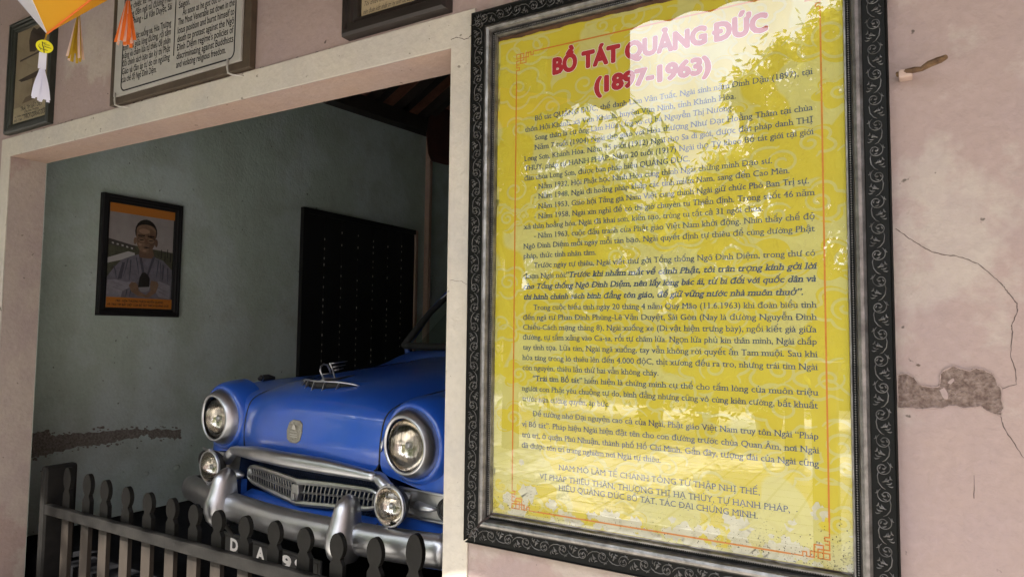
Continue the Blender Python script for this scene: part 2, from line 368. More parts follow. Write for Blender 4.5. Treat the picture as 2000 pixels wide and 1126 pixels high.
def put_text(mb, s, origin, width, height, ex=(1, 0, 0), ey=(0, 0, 1), out=(0, -1, 0), weight=0.0, serif=False, shear=0.0, lift=0.0, ref=None):
    """set a line: cap height = height, total advance stretched to width, from baseline start origin"""
    V, F = letters(s, 0.0, serif, shear)
    rv, _ = letters(s, 0.0)
    if weight > 0.008:                                          # heavier face: the outline stacked round a small circle
        V0, F0 = letters(s, 0.0, serif, shear); V, F = [], []
        k = 12 if weight > 0.03 else (6 if weight > 0.01 else 2)
        for i in range(k + 1):
            a = 2 * math.pi * i / k; dx, dy = (weight * math.cos(a), weight * math.sin(a) * 0.9) if i < k else (0, 0); o_ = len(V)
            V += [(x + dx, y + dy, q + 0.12 * i) for x, y, q in V0]; F += [tuple(j + o_ for j in f) for f in F0]
    x0, x1 = min(v[0] for v in rv), max(v[0] for v in rv)
    kx = width / (x1 - x0) if width else height / CAPH; ky = height / CAPH
    o, ex, ey, out = Vector(origin), Vector(ex), Vector(ey), Vector(out)
    mb.add([o + ex * ((x - x0) * kx) + ey * (y * ky) + out * (lift + q * 0.00006) for x, y, q in V], F)
    return kx * (x1 - x0)

# ------------------------------------------------------------------ setting: ground, walls, garage
def sheet(name, x0, y0, x1, y1, z, m):
    mb = MB(); mb.add([(x0, y0, z), (x1, y0, z), (x1, y1, z), (x0, y1, z)], [(0, 1, 2, 3)]); return structure(obj(name, mb, m))
sheet("ground", -300, -300, 300, 300, GROUND - 0.05, mat("packed_earth", (0.16, 0.13, 0.09), 0.95, var=0.4, vscale=0.5))
sheet("porch_floor", -12, -3.55, 8, 0, GROUND, M['tile'])
mb = MB(); mb.box((-14, -13.5, GROUND - 0.04), (10, -3.55, GROUND + 0.075)); structure(obj("courtyard", mb, M['tile']))
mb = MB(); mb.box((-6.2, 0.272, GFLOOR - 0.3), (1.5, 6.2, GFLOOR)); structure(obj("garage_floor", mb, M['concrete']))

OL, ORr = -4.318, -1.308                                     # doorway jambs
OTL, OTR = 2.143, pix(884, 95, 0).z                          # its top sags a little
TH = 0.18
WZ0, WZ1 = GROUND - 0.02, 5.2
wall = empty("facade_wall", "worn pink plaster wall with a wide cream-edged doorway, carrying the frames", "wall", (0, 0, GROUND))
def W(p): return Vector(p) - Vector((0, 0, GROUND))           # world -> wall-local
mb = MB()
xs = [-9.0, OL, ORr, 6.0]
def fz(x): return OTL + (OTR - OTL) * (x - OL) / (ORr - OL)
for y, flip in ((0, 0), (TH, 1)):
    for x0, x1, z0a, z0b in ((xs[0], OL, WZ0, WZ0), (ORr, xs[3], WZ0, WZ0)):
        mb.add([W((x0, y, z0a)), W((x1, y, z0b)), W((x1, y, WZ1)), W((x0, y, WZ1))], [(0, 1, 2, 3)])
    mb.add([W((OL, y, OTL)), W((ORr, y, OTR)), W((ORr, y, WZ1)), W((OL, y, WZ1))], [(0, 1, 2, 3)])
obj("plaster", mb, M['pink'], wall, fix=False)
mb = MB()                                                     # reveal: jambs and soffit, slightly splayed
mb.add([W((OL, 0, GROUND)), W((OL, TH, GROUND)), W((OL, TH, OTL)), W((OL, 0, OTL))], [(0, 1, 2, 3)])
mb.add([W((ORr, 0, GFLOOR)), W((ORr, TH, GFLOOR)), W((ORr, TH, OTR)), W((ORr, 0, OTR))], [(0, 1, 2, 3)])
obj("jamb", mb, M['pink'], wall, fix=False)
mb = MB(); mb.add([W((OL, 0, OTL)), W((ORr, 0, OTR)), W((ORr, TH, OTR)), W((OL, TH, OTL))], [(0, 1, 2, 3)])
obj("soffit", mb, M['soffit'], wall, fix=False)
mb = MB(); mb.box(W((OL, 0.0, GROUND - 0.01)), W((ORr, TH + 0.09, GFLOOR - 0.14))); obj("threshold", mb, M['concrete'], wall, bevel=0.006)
# cream trim: left band, lintel band, right band
tw = 0.008
TZ = 2.247; TLx = OL - 0.10; TRx = -1.2135
def band(pts):
    mb.prism([W((x, 0, z)) for x, z in pts], (0, -tw, 0))
mb = MB(); band([(TLx, WZ0), (OL, WZ0), (OL, OTL), (ORr, OTR), (ORr, WZ0), (TRx, WZ0), (TRx, TZ + 0.003), (TLx, TZ)]); obj("trim", mb, M['cream'], wall, bevel=0.003)
def jag(pts, n, amp):
    out = []
    for i, p in enumerate(pts):
        q = pts[(i + 1) % len(pts)]
        for k in range(n):
            t = k / n; out.append((p[0] + (q[0] - p[0]) * t + R.uniform(-amp, amp), p[1] + (q[1] - p[1]) * t + R.uniform(-amp, amp)))
    return out
Q = lambda l: [(x / 1.989 + 1640, y / 1.989 + 560) for x, y in l]
patch = Q([(225, 340), (265, 335), (290, 350), (310, 380), (340, 388), (365, 390), (385, 385), (392, 360), (392, 335), (410, 320), (440, 305), (465, 315), (500, 325), (530, 315), (560, 320), (590, 335), (605, 350), (612, 380), (628, 390), (630, 440), (637, 470), (625, 500), (600, 492), (570, 480), (545, 462), (520, 468), (480, 470), (450, 462), (420, 462), (400, 470), (360, 470), (320, 475), (280, 470), (225, 468)])
def flat_patch(name, poly, m, y, parent=wall, thick=0.0015):
    mb = MB(); mb.prism([W(pix(a, b, 0)) + Vector((0, -y, 0)) for a, b in poly], (0, thick, 0)); return obj(name, mb, m, parent)
flat_patch("peeled_patch", jag(patch, 5, 1.1), M['rough'], 0.0015)
mb = MB(); e_ = jag(patch, 4, 1.0); mb.tube([W(pix(a, b, -0.0022)) for a, b in e_ + e_[:1]], [R.uniform(0.0006, 0.0022) for _ in range(len(e_) + 1)], 5); obj("paint_edge", mb, M['pink'], wall)
flat_patch("plaster_flake", jag(Q([(388, 400), (405, 390), (420, 412), (422, 436), (402, 432)]), 3, 0.6), M['pink'], 0.003)
flat_patch("plaster_flake", jag(Q([(418, 372), (440, 352), (446, 362), (430, 378)]), 2, 0.6), M['pink'], 0.003)
flat_patch("peeled_patch", jag(Q([(295, 302), (305, 297), (315, 304), (305, 310)]), 2, 0.6), M['rough'], 0.0015)
def crack(pts, w=0.0009, y=0.0005, m='crack'):
    P = []
    for i in range(len(pts) - 1):
        a, b = pts[i], pts[i + 1]; n = 5
        for k in range(n):
            t = k / n; P.append((a[0] + (b[0] - a[0]) * t + R.uniform(-1, 1), a[1] + (b[1] - a[1]) * t + R.uniform(-1, 1)))
    P.append(pts[-1]); mb = MB(); mb.tube([W(pix(a, b, -y)) for a, b in P], [w * R.uniform(0.5, 1.3) for _ in P], 5); obj("crack", mb, M[m], wall)
crack([(1750, 447), (1775, 465), (1800, 480), (1820, 492), (1850, 498), (1880, 502), (1910, 515), (1935, 535), (1955, 553), (1962, 562)] + Q([(660, 30), (688, 65), (690, 95), (668, 150), (672, 180), (663, 260), (682, 320), (687, 378), (632, 395)]))
crack(Q([(625, 500), (640, 550), (680, 610), (714, 660), (760, 720)]))
crack(Q([(523, 730), (522, 820)]), 0.0007)
crack([(881, 78), (890, 73), (897, 75), (908, 77), (915, 74.5), (920, 69), (929, 65.5)], 0.0012, tw)
crack([(879, 546), (890, 548), (902, 550), (915, 556), (922, 555)], 0.0007, tw)
for _ in range(26):                                           # short dark nicks along the top edge of the lintel trim
    x = R.uniform(TLx, TRx); mb = MB(); mb.sphere(W((x, -tw * 0.6, TZ + R.uniform(-0.001, 0.004))), R.uniform(0.002, 0.005), 6, 4, (2.2, 0.6, 0.7))
    obj("chip", mb, M['crack'], wall)

# garage interior
LX = -4.82
side = empty("garage_side_wall", "grey-green plaster wall inside the garage with a hung portrait and a black door", "wall", (LX, 0, GFLOOR))
def L3(p): return Vector(p) - Vector((LX, 0, GFLOOR))
ew0 = pix_x(630, 200, LX); ew1 = pix_x(832, 266, LX)
CY_ = ew1.y                                                   # where the pillar stands
def ez(y): return ew0.z + (ew1.z - ew0.z) * (y - ew0.y) / (ew1.y - ew0.y)
mb = MB(); mb.box(L3((LX - 0.12, TH + 0.001, GFLOOR - 0.2)), L3((LX, 6.2, ez(CY_))))
for v in range(len(mb.v)):
    x, y, z = mb.v[v]
    if z > 1: mb.v[v] = (x, y, ez(y) - GFLOOR)
obj("plaster", mb, M['green'], side)
mb = MB(); mb.box(L3((OL - 0.6, TH + 0.0005, GROUND)), L3((OL - 0.001, TH + 0.003, 3.4))); obj("return", mb, M['green'], side)
def on_side(px, py, off=0.0): return pix_x(px, py, LX + off)
pl = jag([(30, 880), (50, 862), (62, 845), (95, 838), (100, 850), (150, 846), (200, 842), (250, 838), (300, 838), (352, 838), (353, 852), (340, 858), (325, 852), (295, 856), (285, 848), (255, 857), (230, 860), (200, 868), (150, 872), (100, 885), (60, 892), (30, 900)], 7, 2.6)
mb = MB(); mb.prism([L3(on_side(a, b, 0.001)) for a, b in pl], (0.0015, 0, 0)); obj("bare_strip", mb, M['rough2'], side)
mb = MB()
for _ in range(70):
    x = R.uniform(60, 352); t = (x - 60) / 292; zc = (866 if R.random() < .5 else 0); zc = (838 - 2 * t + 18 * (1 - t) ** 3) + (34 - 18 * t) * R.choice((R.uniform(-.25, .05), R.uniform(.95, 1.3))); r_ = R.uniform(1.0, 3.4)
    mb.prism([L3(on_side(x + r_ * R.uniform(.7, 1.5) * math.cos(a), zc + r_ * R.uniform(.5, .9) * math.sin(a), 0.001)) for a in [i * 1.05 for i in range(6)]], (0.0012, 0, 0))
o_ = obj("bare_flecks", mb, M['rough2'], side)
for a, b, r in ((376, 371, 0.012), (285, 925, 0.02), (345, 912, 0.022), (240, 922, 0.009)):
    mb = MB(); p = L3(on_side(a, b)); mb.sphere(p, r, 8, 5, (0.35, 1.3, 1)); obj("plaster_knob", mb, M['green'], side, smooth=True)
mb = MB(); mb.box(L3((LX + 0.0005, CY_, GFLOOR)), L3((LX + 0.065, CY_ + 0.05, ez(CY_) - 0.02))); obj("pillar", mb, M['soffit'], side, bevel=0.004)
back = tag(obj("garage_back_wall", (lambda b: (b.box((-6, 6.2, GFLOOR), (1.6, 6.35, 5.5)), b)[1])(MB()), M['green']), "shaded plaster wall across the back of the garage behind the car", "wall")
rw = tag(obj("garage_far_wall", (lambda b: (b.box((1.0, TH + 0.001, GFLOOR), (1.15, 6.2, 5.5)), b)[1])(MB()), M['green']), "plaster wall closing the right side of the garage, behind the poster wall", "wall")
# black plank door in the side wall
d0, d1 = on_side(595.4, 418.8), on_side(806.3, 456.9)
dt = (d0.z + d1.z) / 2
door = empty("plank_door", "black plank door with rows of pale rivets in the garage side wall", "door", (LX, d0.y, GFLOOR))
def D3(y, z, o=0.0): return Vector((o, y - d0.y, z - GFLOOR))
npl = 7; wy = d1.y - d0.y
mb = MB()
for i in range(npl):
    mb.box(D3(d0.y + wy * i / npl + 0.004, GFLOOR + 0.02, 0.002), D3(d0.y + wy * (i + 1) / npl - 0.004, dt - 0.002, 0.03))
obj("planks", mb, M['blackdoor'], door, bevel=0.004)
mb = MB(); mb.box(D3(d0.y - 0.05, GFLOOR, 0.001), D3(d0.y + 0.0, dt, 0.045)); mb.box(D3(d0.y - 0.05, dt, 0.0012), D3(d1.y, dt + 0.05, 0.0452)); obj("door_frame", mb, M['blackdoor'], door)
mb = MB(); mb.box(D3(d1.y, GFLOOR, 0.001), D3(d1.y + 0.04, dt + 0.05, 0.045)); obj("door_frame", mb, M['soffit'], door)
mb = MB()
for i in range(1, npl):
    yy = d0.y + wy * i / npl; z = GFLOOR + 0.3
    while z < dt - 0.12:
        if R.random() < 0.85: mb.sphere(D3(yy, z, 0.031), R.uniform(0.005, 0.010), 6, 4, (0.5, 0.7, 1.5))
        z += R.choice((0.06, 0.09, 0.12))
obj("rivets", mb, M['steel'], door, smooth=True)
# garage roof: clay sheets over rafters, pitched up from the side wall
roof = empty("garage_roof", "dark garage roof of rafters under red clay sheets", "roof", (LX, 0, ez(CY_)))
def RF(x, y, z): return Vector((x - LX, y, z - ez(CY_)))
pt = math.tan(math.radians(30))
def rz(x, y): return ez(y) + 0.16 + (x - LX) * pt
for k in range(1):
    mb = MB(); mb.beam(RF(LX + 0.05, TH + 0.05, ez(TH) + 0.07), RF(LX + 0.05, 6.2, ez(6.2) + 0.07), 0.20, 0.15); obj("wall_plate", mb, M['roofwood'], roof)
y = 0.5
while y < 6.2:
    mb = MB(); mb.beam(RF(LX - 0.3, y, rz(LX - 0.3, y) + 0.02), RF(-1.9, y, rz(-1.9, y) + 0.02), 0.10, 0.12); mb.beam(RF(-1.9, y, rz(-1.9, y) + 0.02), RF(1.1, y, rz(-1.9, y) - 3.0 * pt), 0.10, 0.12)
    obj("rafter", mb, M['roofwood'], roof); y += 0.42
mb = MB()
for s in (0, 1):
    xa, xb = (LX - 0.3, -1.9) if s == 0 else (-1.9, 1.3)
    za = lambda y: rz(-1.9, y) if s else rz(LX - 0.3, y)
    zb = lambda y: rz(-1.9, y) - 3.2 * pt if s else rz(-1.9, y)
    q = [RF(xa, TH, za(TH) + 0.09), RF(xb, TH, zb(TH) + 0.09), RF(xb, 6.3, zb(6.3) + 0.09), RF(xa, 6.3, za(6.3) + 0.09)]
    mb.prism(q, (0, 0, 0.03))
obj("clay_sheets", mb, M['rooftile'], roof)
# maroon cloth hanging from the roof past the pillar
e = [on_side(832, 262, 0.14), on_side(836, 232, 0.14), on_side(850, 215, 0.14), on_side(905, 190, 0.14), on_side(905, 326, 0.14), on_side(870, 322, 0.14), on_side(842, 315, 0.14), on_side(836, 300, 0.14)]
mb = MB(); mb.prism(e, (0.012, 0, 0)); tag(obj("hanging_cloth", mb, M['drape']), "dark maroon cloth hanging under the garage roof beside the pillar", "cloth")

# ------------------------------------------------------------------ the big yellow notice in its ornate frame
PY = -0.012
fr = empty("framed_notice", "tall yellow Vietnamese notice behind glass in an ornate black and silver frame", "framed notice", (-0.63, 0, 1.0))
def F3(p): return Vector(p) - Vector((-0.63, 0, 1.0))
# outer rectangle of the frame on the wall (measured) and inner sight edge
oL, oR = -1.2125, -0.042; oT, oB = 2.222, pix(920, 1050.5, 0).z
iL, iR = -1.122, -0.1165; iT, iB = oT - 0.094, oB + 0.094
prof = [(0, 0.0), (0, 0.030), (0.003, 0.034), (0.006, 0.030), (0.052, 0.030), (0.054, 0.032), (0.060, 0.040), (0.067, 0.043), (0.074, 0.040), (0.078, 0.030), (0.079, 0.022), (0.088, 0.022), (0.089, 0.027), (0.092, 0.027), (0.0945, 0.018), (0.0945, 0.004)]
cor = [(oL, oT), (oR, oT), (oR, oB), (oL, oB)]
def frame_pt(k, d, h):
    """corner k moved inward by d, h off the wall"""
    sx = 1 if k in (0, 3) else -1; sz = -1 if k in (0, 1) else 1
    return F3((cor[k][0] + sx * d, -h, cor[k][1] + sz * d))
def strip(a, b, m, name, shift=(0, 0, 0)):
    for k in range(4):
        k2 = (k + 1) % 4; mb = MB(); g = 0.0
        rows = [[frame_pt(k, d, h), frame_pt(k2, d, h)] for d, h in prof[a:b + 1]]
        if k == 2: rows = [[p + Vector((0, 0, -0.004)), q + Vector((0.005, 0, -0.004))] for p, q in rows]
        mb.grid(rows); obj(name, mb, m, fr, fix=True)
strip(0, 5, M['frameblack'], "black_moulding")
strip(5, 10, M['framesilver'], "silver_moulding")
strip(10, 11, M['frameblack'], "bead_channel")
strip(11, 15, M['framesilver'], "sight_edge")
def side_point(k, s, d, h):
    """s metres along side k from its corner, d inward from the outer edge"""
    a, b = cor[k], cor[(k + 1) % 4]; L = math.hypot(b[0] - a[0], b[1] - a[1]); ux, uz = (b[0] - a[0]) / L, (b[1] - a[1]) / L
    nx, nz = uz, -ux                                          # inward for this winding
    return F3((a[0] + ux * s + nx * d, -h, a[1] + uz * s + nz * d)), L
mb = MB()
for k in range(4):
    _, L = side_point(k, 0, 0, 0); s = 0.088
    while s < L - 0.086:
        p, _ = side_point(k, s, 0.0835, 0.0235); mb.sphere(p, 0.0022, 6, 4); s += 0.0056
obj("bead_row", mb, M['framesilver'], fr, smooth=True)
def stroke(mb, k, s0, pts, w, fl):
    P = []
    for (a, t) in pts:
        p, _ = side_point(k, s0 + a, 0.029 + t * fl, 0.0305); P.append(p)
    n = len(P); mb.tube(P, [max(0.0004, w * (0.35 + 0.65 * math.sin(math.pi * min(1, 0.12 + 0.88 * i / (n - 1))))) for i in range(n)], 5, 0.8, ref=(0, 1, 0))
def spiral(cx, cy, r0, r1, a0, turns, n=26):
    return [(cx + (r0 + (r1 - r0) * i / n) * math.cos(a0 + turns * 2 * math.pi * i / n), cy + (r0 + (r1 - r0) * i / n) * math.sin(a0 + turns * 2 * math.pi * i / n)) for i in range(n + 1)]
for k in range(4):
    _, L = side_point(k, 0, 0, 0); n = int((L - 0.03) / 0.060); step = (L - 0.03) / n; mb = MB()
    for i in range(n):
        s0 = 0.015 + i * step; f = 1 if i % 2 else -1; q = step / 0.060
        stroke(mb, k, s0, [(x * q, y) for x, y in spiral(0.034, 0.002, 0.0170, 0.0035, -2.6, 1.35)], 0.00125, f)
        stroke(mb, k, s0, [(x * q, y) for x, y in [(-0.020, -0.010), (-0.008, -0.013), (0.006, -0.011), (0.016, -0.004), (0.020, 0.003)]], 0.0015, f)
        for (ax, ay, bx, by, w) in ((0.036, 0.0, 0.030, -0.006, 0.0022), (0.030, 0.006, 0.036, 0.008, 0.0018), (0.040, -0.003, 0.042, 0.005, 0.0016),
                                    (0.004, -0.004, -0.004, 0.004, 0.0019), (0.002, 0.000, -0.003, 0.011, 0.0018), (0.008, 0.004, 0.004, 0.016, 0.0017), (0.012, 0.008, 0.012, 0.0185, 0.0015),
                                    (0.050, -0.012, 0.058, -0.017, 0.0018), (0.054, -0.006, 0.064, -0.010, 0.0016), (0.022, -0.014, 0.030, -0.0185, 0.0015)):
            stroke(mb, k, s0, [((ax + (bx - ax) * t + 0.0022 * math.sin(math.pi * t)) * q, ay + (by - ay) * t + 0.0016 * math.sin(math.pi * t)) for t in (0, .25, .5, .75, 1)], w, f)
        mb.sphere(side_point(k, s0 + 0.035 * q, 0.029 + 0.001 * f, 0.031)[0], 0.0022, 6, 4)
    obj("scrollwork", mb, M['scroll'], fr, smooth=True)
mb = MB(); mb.box(F3((iL - 0.002, -0.008, iB - 0.002)), F3((iR + 0.002, -0.003, iT + 0.002))); obj("backing_board", mb, M['brownwood'], fr)
# paper, with small waves along its torn top-left edge
pT = pix(977, 82, PY).z
mb = MB()
top = [(iL + 0.002 + (iR - iL - 0.004) * i / 60, pT + 0.0015 * math.sin(i * 0.9) + 0.001 * math.sin(i * 2.3)) for i in range(61)]
poly = [(iL + 0.004, iB + 0.001)] + [(iR - 0.002, iB + 0.001)] + top[::-1]
mb.prism([F3((x, PY, z)) for x, z in poly], (0, 0.0012, 0)); paper = obj("printed_sheet", mb, M['paper'], fr)
mb = MB(); mb.add([F3((iL - 0.001, -0.020, iB - 0.001)), F3((iR + 0.001, -0.020, iB - 0.001)), F3((iR + 0.001, -0.020, iT + 0.001)), F3((iL - 0.001, -0.020, iT + 0.001))], [(0, 1, 2, 3)])
obj("glass_pane", mb, M['glass'], fr, fix=False)
TY = PY - 0.0009
# cloud print: deep yellow lobed clouds with pale outlines and spirals
rc = random.Random(21); fills, lines = MB(), MB(); zf = [0]
def ribbon(pts, w):
    zf[0] += 1; y = PY - 0.00030 - 0.0000016 * zf[0]; rows = []
    for i, (x, z) in enumerate(pts):
        a, b = pts[max(0, i - 1)], pts[min(len(pts) - 1, i + 1)]; dx, dz = b[0] - a[0], b[1] - a[1]; L = math.hypot(dx, dz) or 1; q = w * (0.5 + 0.5 * min(1, min(i, len(pts) - 1 - i) / 3)) / 2
        rows.append([F3((x - dz / L * q, y, z + dx / L * q)), F3((x + dz / L * q, y, z - dx / L * q))])
    lines.grid(rows)
def inside(x, z): return (min(max(x, iL + 0.008), iR - 0.006), min(max(z, iB + 0.006), pT - 0.008))
for gx in range(8):
    for gz_ in range(11):
        cx = iL + (gx + 0.5 + rc.uniform(-.35, .35)) * (iR - iL) / 8; cz = iB + (gz_ + 0.5 + rc.uniform(-.35, .35)) * (pT - iB) / 11
        r0 = rc.uniform(0.045, 0.085); lob = rc.choice((2.0, 2.5, 3.0)); ph = rc.uniform(0, 6); fl = rc.choice((-1, 1))
        out_ = [(cx + 1.25 * r0 * (0.72 + .34 * abs(math.sin(lob * a + ph))) * math.cos(a), cz + 0.85 * r0 * (0.72 + .34 * abs(math.sin(lob * a + ph))) * math.sin(a)) for a in [2 * math.pi * i / 48 for i in range(48)]]
        zf[0] += 1
        if rc.random() < 0.75: fills.add([F3((cx, PY - 0.00012 - 0.0000016 * zf[0], cz))] + [F3((x, PY - 0.00012 - 0.0000016 * zf[0], z)) for x, z in [inside(*p) for p in out_]], [(0, i + 1, (i + 1) % 48 + 1) for i in range(48)])
        k = rc.uniform(.80, .9); a0 = rc.randrange(48); n = rc.randrange(26, 42)
        ribbon([inside(cx + (out_[(a0 + i) % 48][0] - cx) * k, cz + (out_[(a0 + i) % 48][1] - cz) * k) for i in range(n)], 0.0075)
        ribbon([inside(cx + fl * r0 * (0.50 - .40 * i / 24) * math.cos(a0 + i * .36), cz + r0 * (0.42 - .34 * i / 24) * math.sin(a0 + i * .36)) for i in range(25)], 0.007)
        tx = cx + fl * r0 * 1.1; ribbon([inside(tx + fl * r0 * 1.3 * t, cz - r0 * .5 + r0 * .25 * math.sin(t * 5)) for t in [i / 10 for i in range(11)]], 0.006)
obj("cloud_print", fills, mat("deep_yellow_ink", (0.545, 0.455, 0.026), 0.6), paper, fix=False); obj("scroll_print", lines, mat("pale_yellow_ink", (0.515, 0.475, 0.14), 0.6), paper, fix=False)
XL, XR = pix(1022, 600, TY).x, pix(1594, 600, TY).x; XI = pix(1042, 600, TY).x
def rowz(py): return pix(1591, py, TY).z
H_ = 0.0
rows = [
 (144, 1, 1588, "Bồ tát QUẢNG ĐỨC, thế danh Lâm Văn Tuất. Ngài sinh năm Đinh Dậu (1897), tại"),
 (168, 0, 1437, "thôn Hội Khánh, xã Vạn Khánh, huyện Vạn Ninh, tỉnh Khánh Hòa."),
 (191, 1, 1432, "Song thân là cụ ông Lâm Hữu Ứng và cụ bà Nguyễn Thị Nương."),
 (214.5, 1, 0, "Năm 7 tuổi (1904) Ngài thọ giáo với Hòa thượng Như Đạt Hoằng Thâm tại chùa"),
 (238.5, 0, 0, "Long Sơn, Khánh Hòa. Năm 15 tuổi (1912) Ngài thọ Sa di giới, được đặt pháp danh THỊ"),
 (262, 0, 0, "THỦY, pháp tự HẠNH PHÁP. Năm 20 tuổi (1917) Ngài thọ Tỷ kheo Bồ tát giới tại giới"),
 (286, 0, 1347, "đàn chùa Long Sơn, được ban pháp hiệu QUẢNG ĐỨC."),
 (309.5, 1, 1508, "- Năm 1932, Hội Phật học Ninh Hòa cung thỉnh Ngài chứng minh Đạo sư."),
 (333, 1, 1542, "- Năm 1948, Ngài đi hoằng pháp khắp các tỉnh miền Nam, sang đến Cao Mên."),
 (357, 1, 1580, "- Năm 1953, Giáo hội Tăng già Nam Việt cung thỉnh Ngài giữ chức Phó Ban Trị sự."),
 (381, 1, 0, "- Năm 1958, Ngài xin nghỉ để có thì giờ chuyên tu Thiền định. Trong suốt 46 năm"),
 (404, 0, 1490, "xả thân hoằng hóa, Ngài đã khai sơn, kiến tạo, trùng tu tất cả 31 ngôi chùa."),
 (427.5, 1, 0, "- Năm 1963, cuộc đấu tranh của Phật giáo Việt Nam khởi động. Nhìn thấy chế độ"),
 (451.5, 0, 0, "Ngô Đình Diệm mỗi ngày mỗi tàn bạo, Ngài quyết định tự thiêu để cúng dường Phật"),
 (475, 0, 1164, "pháp, thức tỉnh nhân tâm."),
 (499, 1, 0, "Trước ngày tự thiêu, Ngài viết thư gởi Tổng thống Ngô Đình Diệm, trong thư có"),
 (524.5, 0, 1106, "đoạn Ngài nói:"),
 (600.5, 1, 0, "Trong cuộc biểu tình ngày 20 tháng 4 năm Quý Mão (11.6.1963) khi đoàn biểu tình"),
 (624.5, 0, 0, "đến ngã tư Phan Đình Phùng-Lê Văn Duyệt, Sài Gòn (Nay là đường Nguyễn Đình"),
 (648.5, 0, 0, "Chiểu-Cách mạng tháng 8), Ngài xuống xe (Di vật hiện trưng bày), ngồi kiết già giữa"),
 (672.5, 0, 0, "đường, tự tẩm xăng vào Ca-sa, rồi tự châm lửa. Ngọn lửa phủ kín thân mình, Ngài chấp"),
 (697, 0, 0, "tay tĩnh tọa. Lửa tàn, Ngài ngã xuống, tay vẫn không rời quyết ấn Tam muội. Sau khi"),
 (722, 0, 0, "hỏa táng trong lò thiêu lên đến 4.000 độC, thịt xương đều ra tro, nhưng trái tim Ngài"),
 (746.5, 0, 1286, "còn nguyên, thiêu lần thứ hai vẫn không cháy."),
 (771.5, 2, 0, "hiển hiện là chứng minh cụ thể cho tấm lòng của muôn triệu"),
 (797, 0, 0, "người con Phật yêu chuộng tự do, bình đẳng nhưng cũng vô cùng kiên cường, bất khuất"),
 (822, 0, 1190, "trước nạn cường quyền, áp bức."),
 (857, 1, 0, "Để tưởng nhớ Đại nguyện cao cả của Ngài, Phật giáo Việt Nam truy tôn Ngài “Pháp"),
 (884, 0, 0, "vị Bồ tát”. Pháp hiệu Ngài hiện đặt tên cho con đường trước chùa Quan Âm, nơi Ngài"),
 (910, 0, 0, "trú trì, ở quận Phú Nhuận, thành phố Hồ Chí Minh. Gần đây, tượng đài của Ngài cũng"),
 (936, 0, 1290, "đã được tôn trí trang nghiêm nơi Ngài tự thiêu."),
]
mb = MB(); bold = MB()
CH = 0.0152
for py, ind, ex, s in rows:
    z = rowz(py); x0 = (XL, XI, pix(1142, 740, TY).x)[ind]
    x1 = XR if not ex else None
    if x1 is None:
        x1 = min(XR, max((pix(ex, q, TY) for q in range(100, 1000, 4)), key=lambda p: -abs(p.z - z)).x)
    put_text(mb, s, F3((x0, TY, z)), x1 - x0, CH, serif=True, weight=0.009)
for px0, px1, py, s in ((1092, 1484, 966, "NAM MÔ LÂM TẾ CHÁNH TÔNG TỨ THẬP NHỊ THẾ,"), (1054, 1543, 1000, "VỊ PHÁP THIÊU THÂN, THƯỢNG THỊ HẠ THỦY, TỰ HẠNH PHÁP,"), (1092, 1480, 1012, "HIỆU QUẢNG ĐỨC BỒ TÁT, TÁC ĐẠI CHỨNG MINH.")):
    e = pix(px1, py, TY); x0 = pix(px0, py - 60, TY).x
    put_text(mb, s, F3((x0, TY, e.z)), e.x - x0, 0.0150, serif=True, weight=0.002)
obj("lettering", mb, M['navy'], paper)
mb = MB()
for py, x0, ex, s in ((524.5, pix(1104, 525, TY).x, 0, "”Trước khi nhắm mắt về cảnh Phật, tôi trân trọng kính gởi lời"), (549.5, XL, 0, "cho Tổng thống Ngô Đình Diệm, nên lấy lòng bác ái, từ bi đối với quốc dân và"), (575, XL, pix(1568, 575, TY).x, "thi hành chánh sách bình đẳng tôn giáo, để giữ vững nước nhà muôn thuở”.")):
    put_text(mb, s, F3((x0, TY, rowz(py))), (ex or XR) - x0, CH * 1.03, serif=True, weight=0.022, shear=0.22)
put_text(mb, "“Trái tim Bồ tát”", F3((XI, TY, rowz(771.5))), pix(1137, 735, TY).x - XI, CH, serif=True, weight=0.016)
obj("bold_lettering", mb, M['navy'], paper)
halo, red = MB(), MB()
for (pa, pb, s, h) in (((1081, 147), (1497, 57), "BỒ TÁT QUẢNG ĐỨC", 0.0455), ((1163, 180), (1386, 142), "(1897-1963)", 0.0425)):
    a, b = pix(*pa, TY), pix(*pb, TY); z = (a.z + b.z) / 2
    put_text(halo, s, F3((a.x, TY, z)), b.x - a.x, h, weight=0.09, lift=0.0001)
    put_text(red, s, F3((a.x, TY, z)), b.x - a.x, h, weight=0.068, lift=0.0004)
obj("title_outline", halo, M['white'], paper); obj("title", red, M['red'], paper)
# damp along the bottom edge: pale bleached patches and strings of black mould specks
pale_, dark_ = MB(), MB(); rm = random.Random(77)
def onto(x, z): return max(iL + .006, min(iR - .005, x)), max(iB + .003, z)
for i in range(70):
    x = rm.uniform(iL, iR); z = iB + abs(rm.gauss(0, .035)) * (1.5 if x > iR - .38 or x < iL + .2 else .8); r_ = rm.uniform(.006, .030); y = TY + 0.0003 - 0.000002 * i; n_p = 22
    pale_.add([F3((onto(x, z)[0], y, onto(x, z)[1]))] + [F3((p[0], y, p[1])) for p in [onto(x + r_ * rm.uniform(.55, 1.2) * math.cos(a), z + r_ * rm.uniform(.5, 1.3) * math.sin(a)) for a in [2 * math.pi * j / n_p for j in range(n_p)]]], [(0, j + 1, (j + 1) % n_p + 1) for j in range(n_p)])
def speck(x, z, r_):
    x, z = onto(x, z); a0 = rm.uniform(0, 3); y = TY + 0.00012 - 0.0000004 * len(dark_.f)
    dark_.add([F3((x + r_ * rm.uniform(.5, 1.3) * math.cos(a0 + a), y, z + r_ * rm.uniform(.5, 1.3) * math.sin(a0 + a))) for a in (0, 1.1, 2.3, 3.4, 4.6, 5.5)], [(0, 1, 2, 3, 4, 5)])
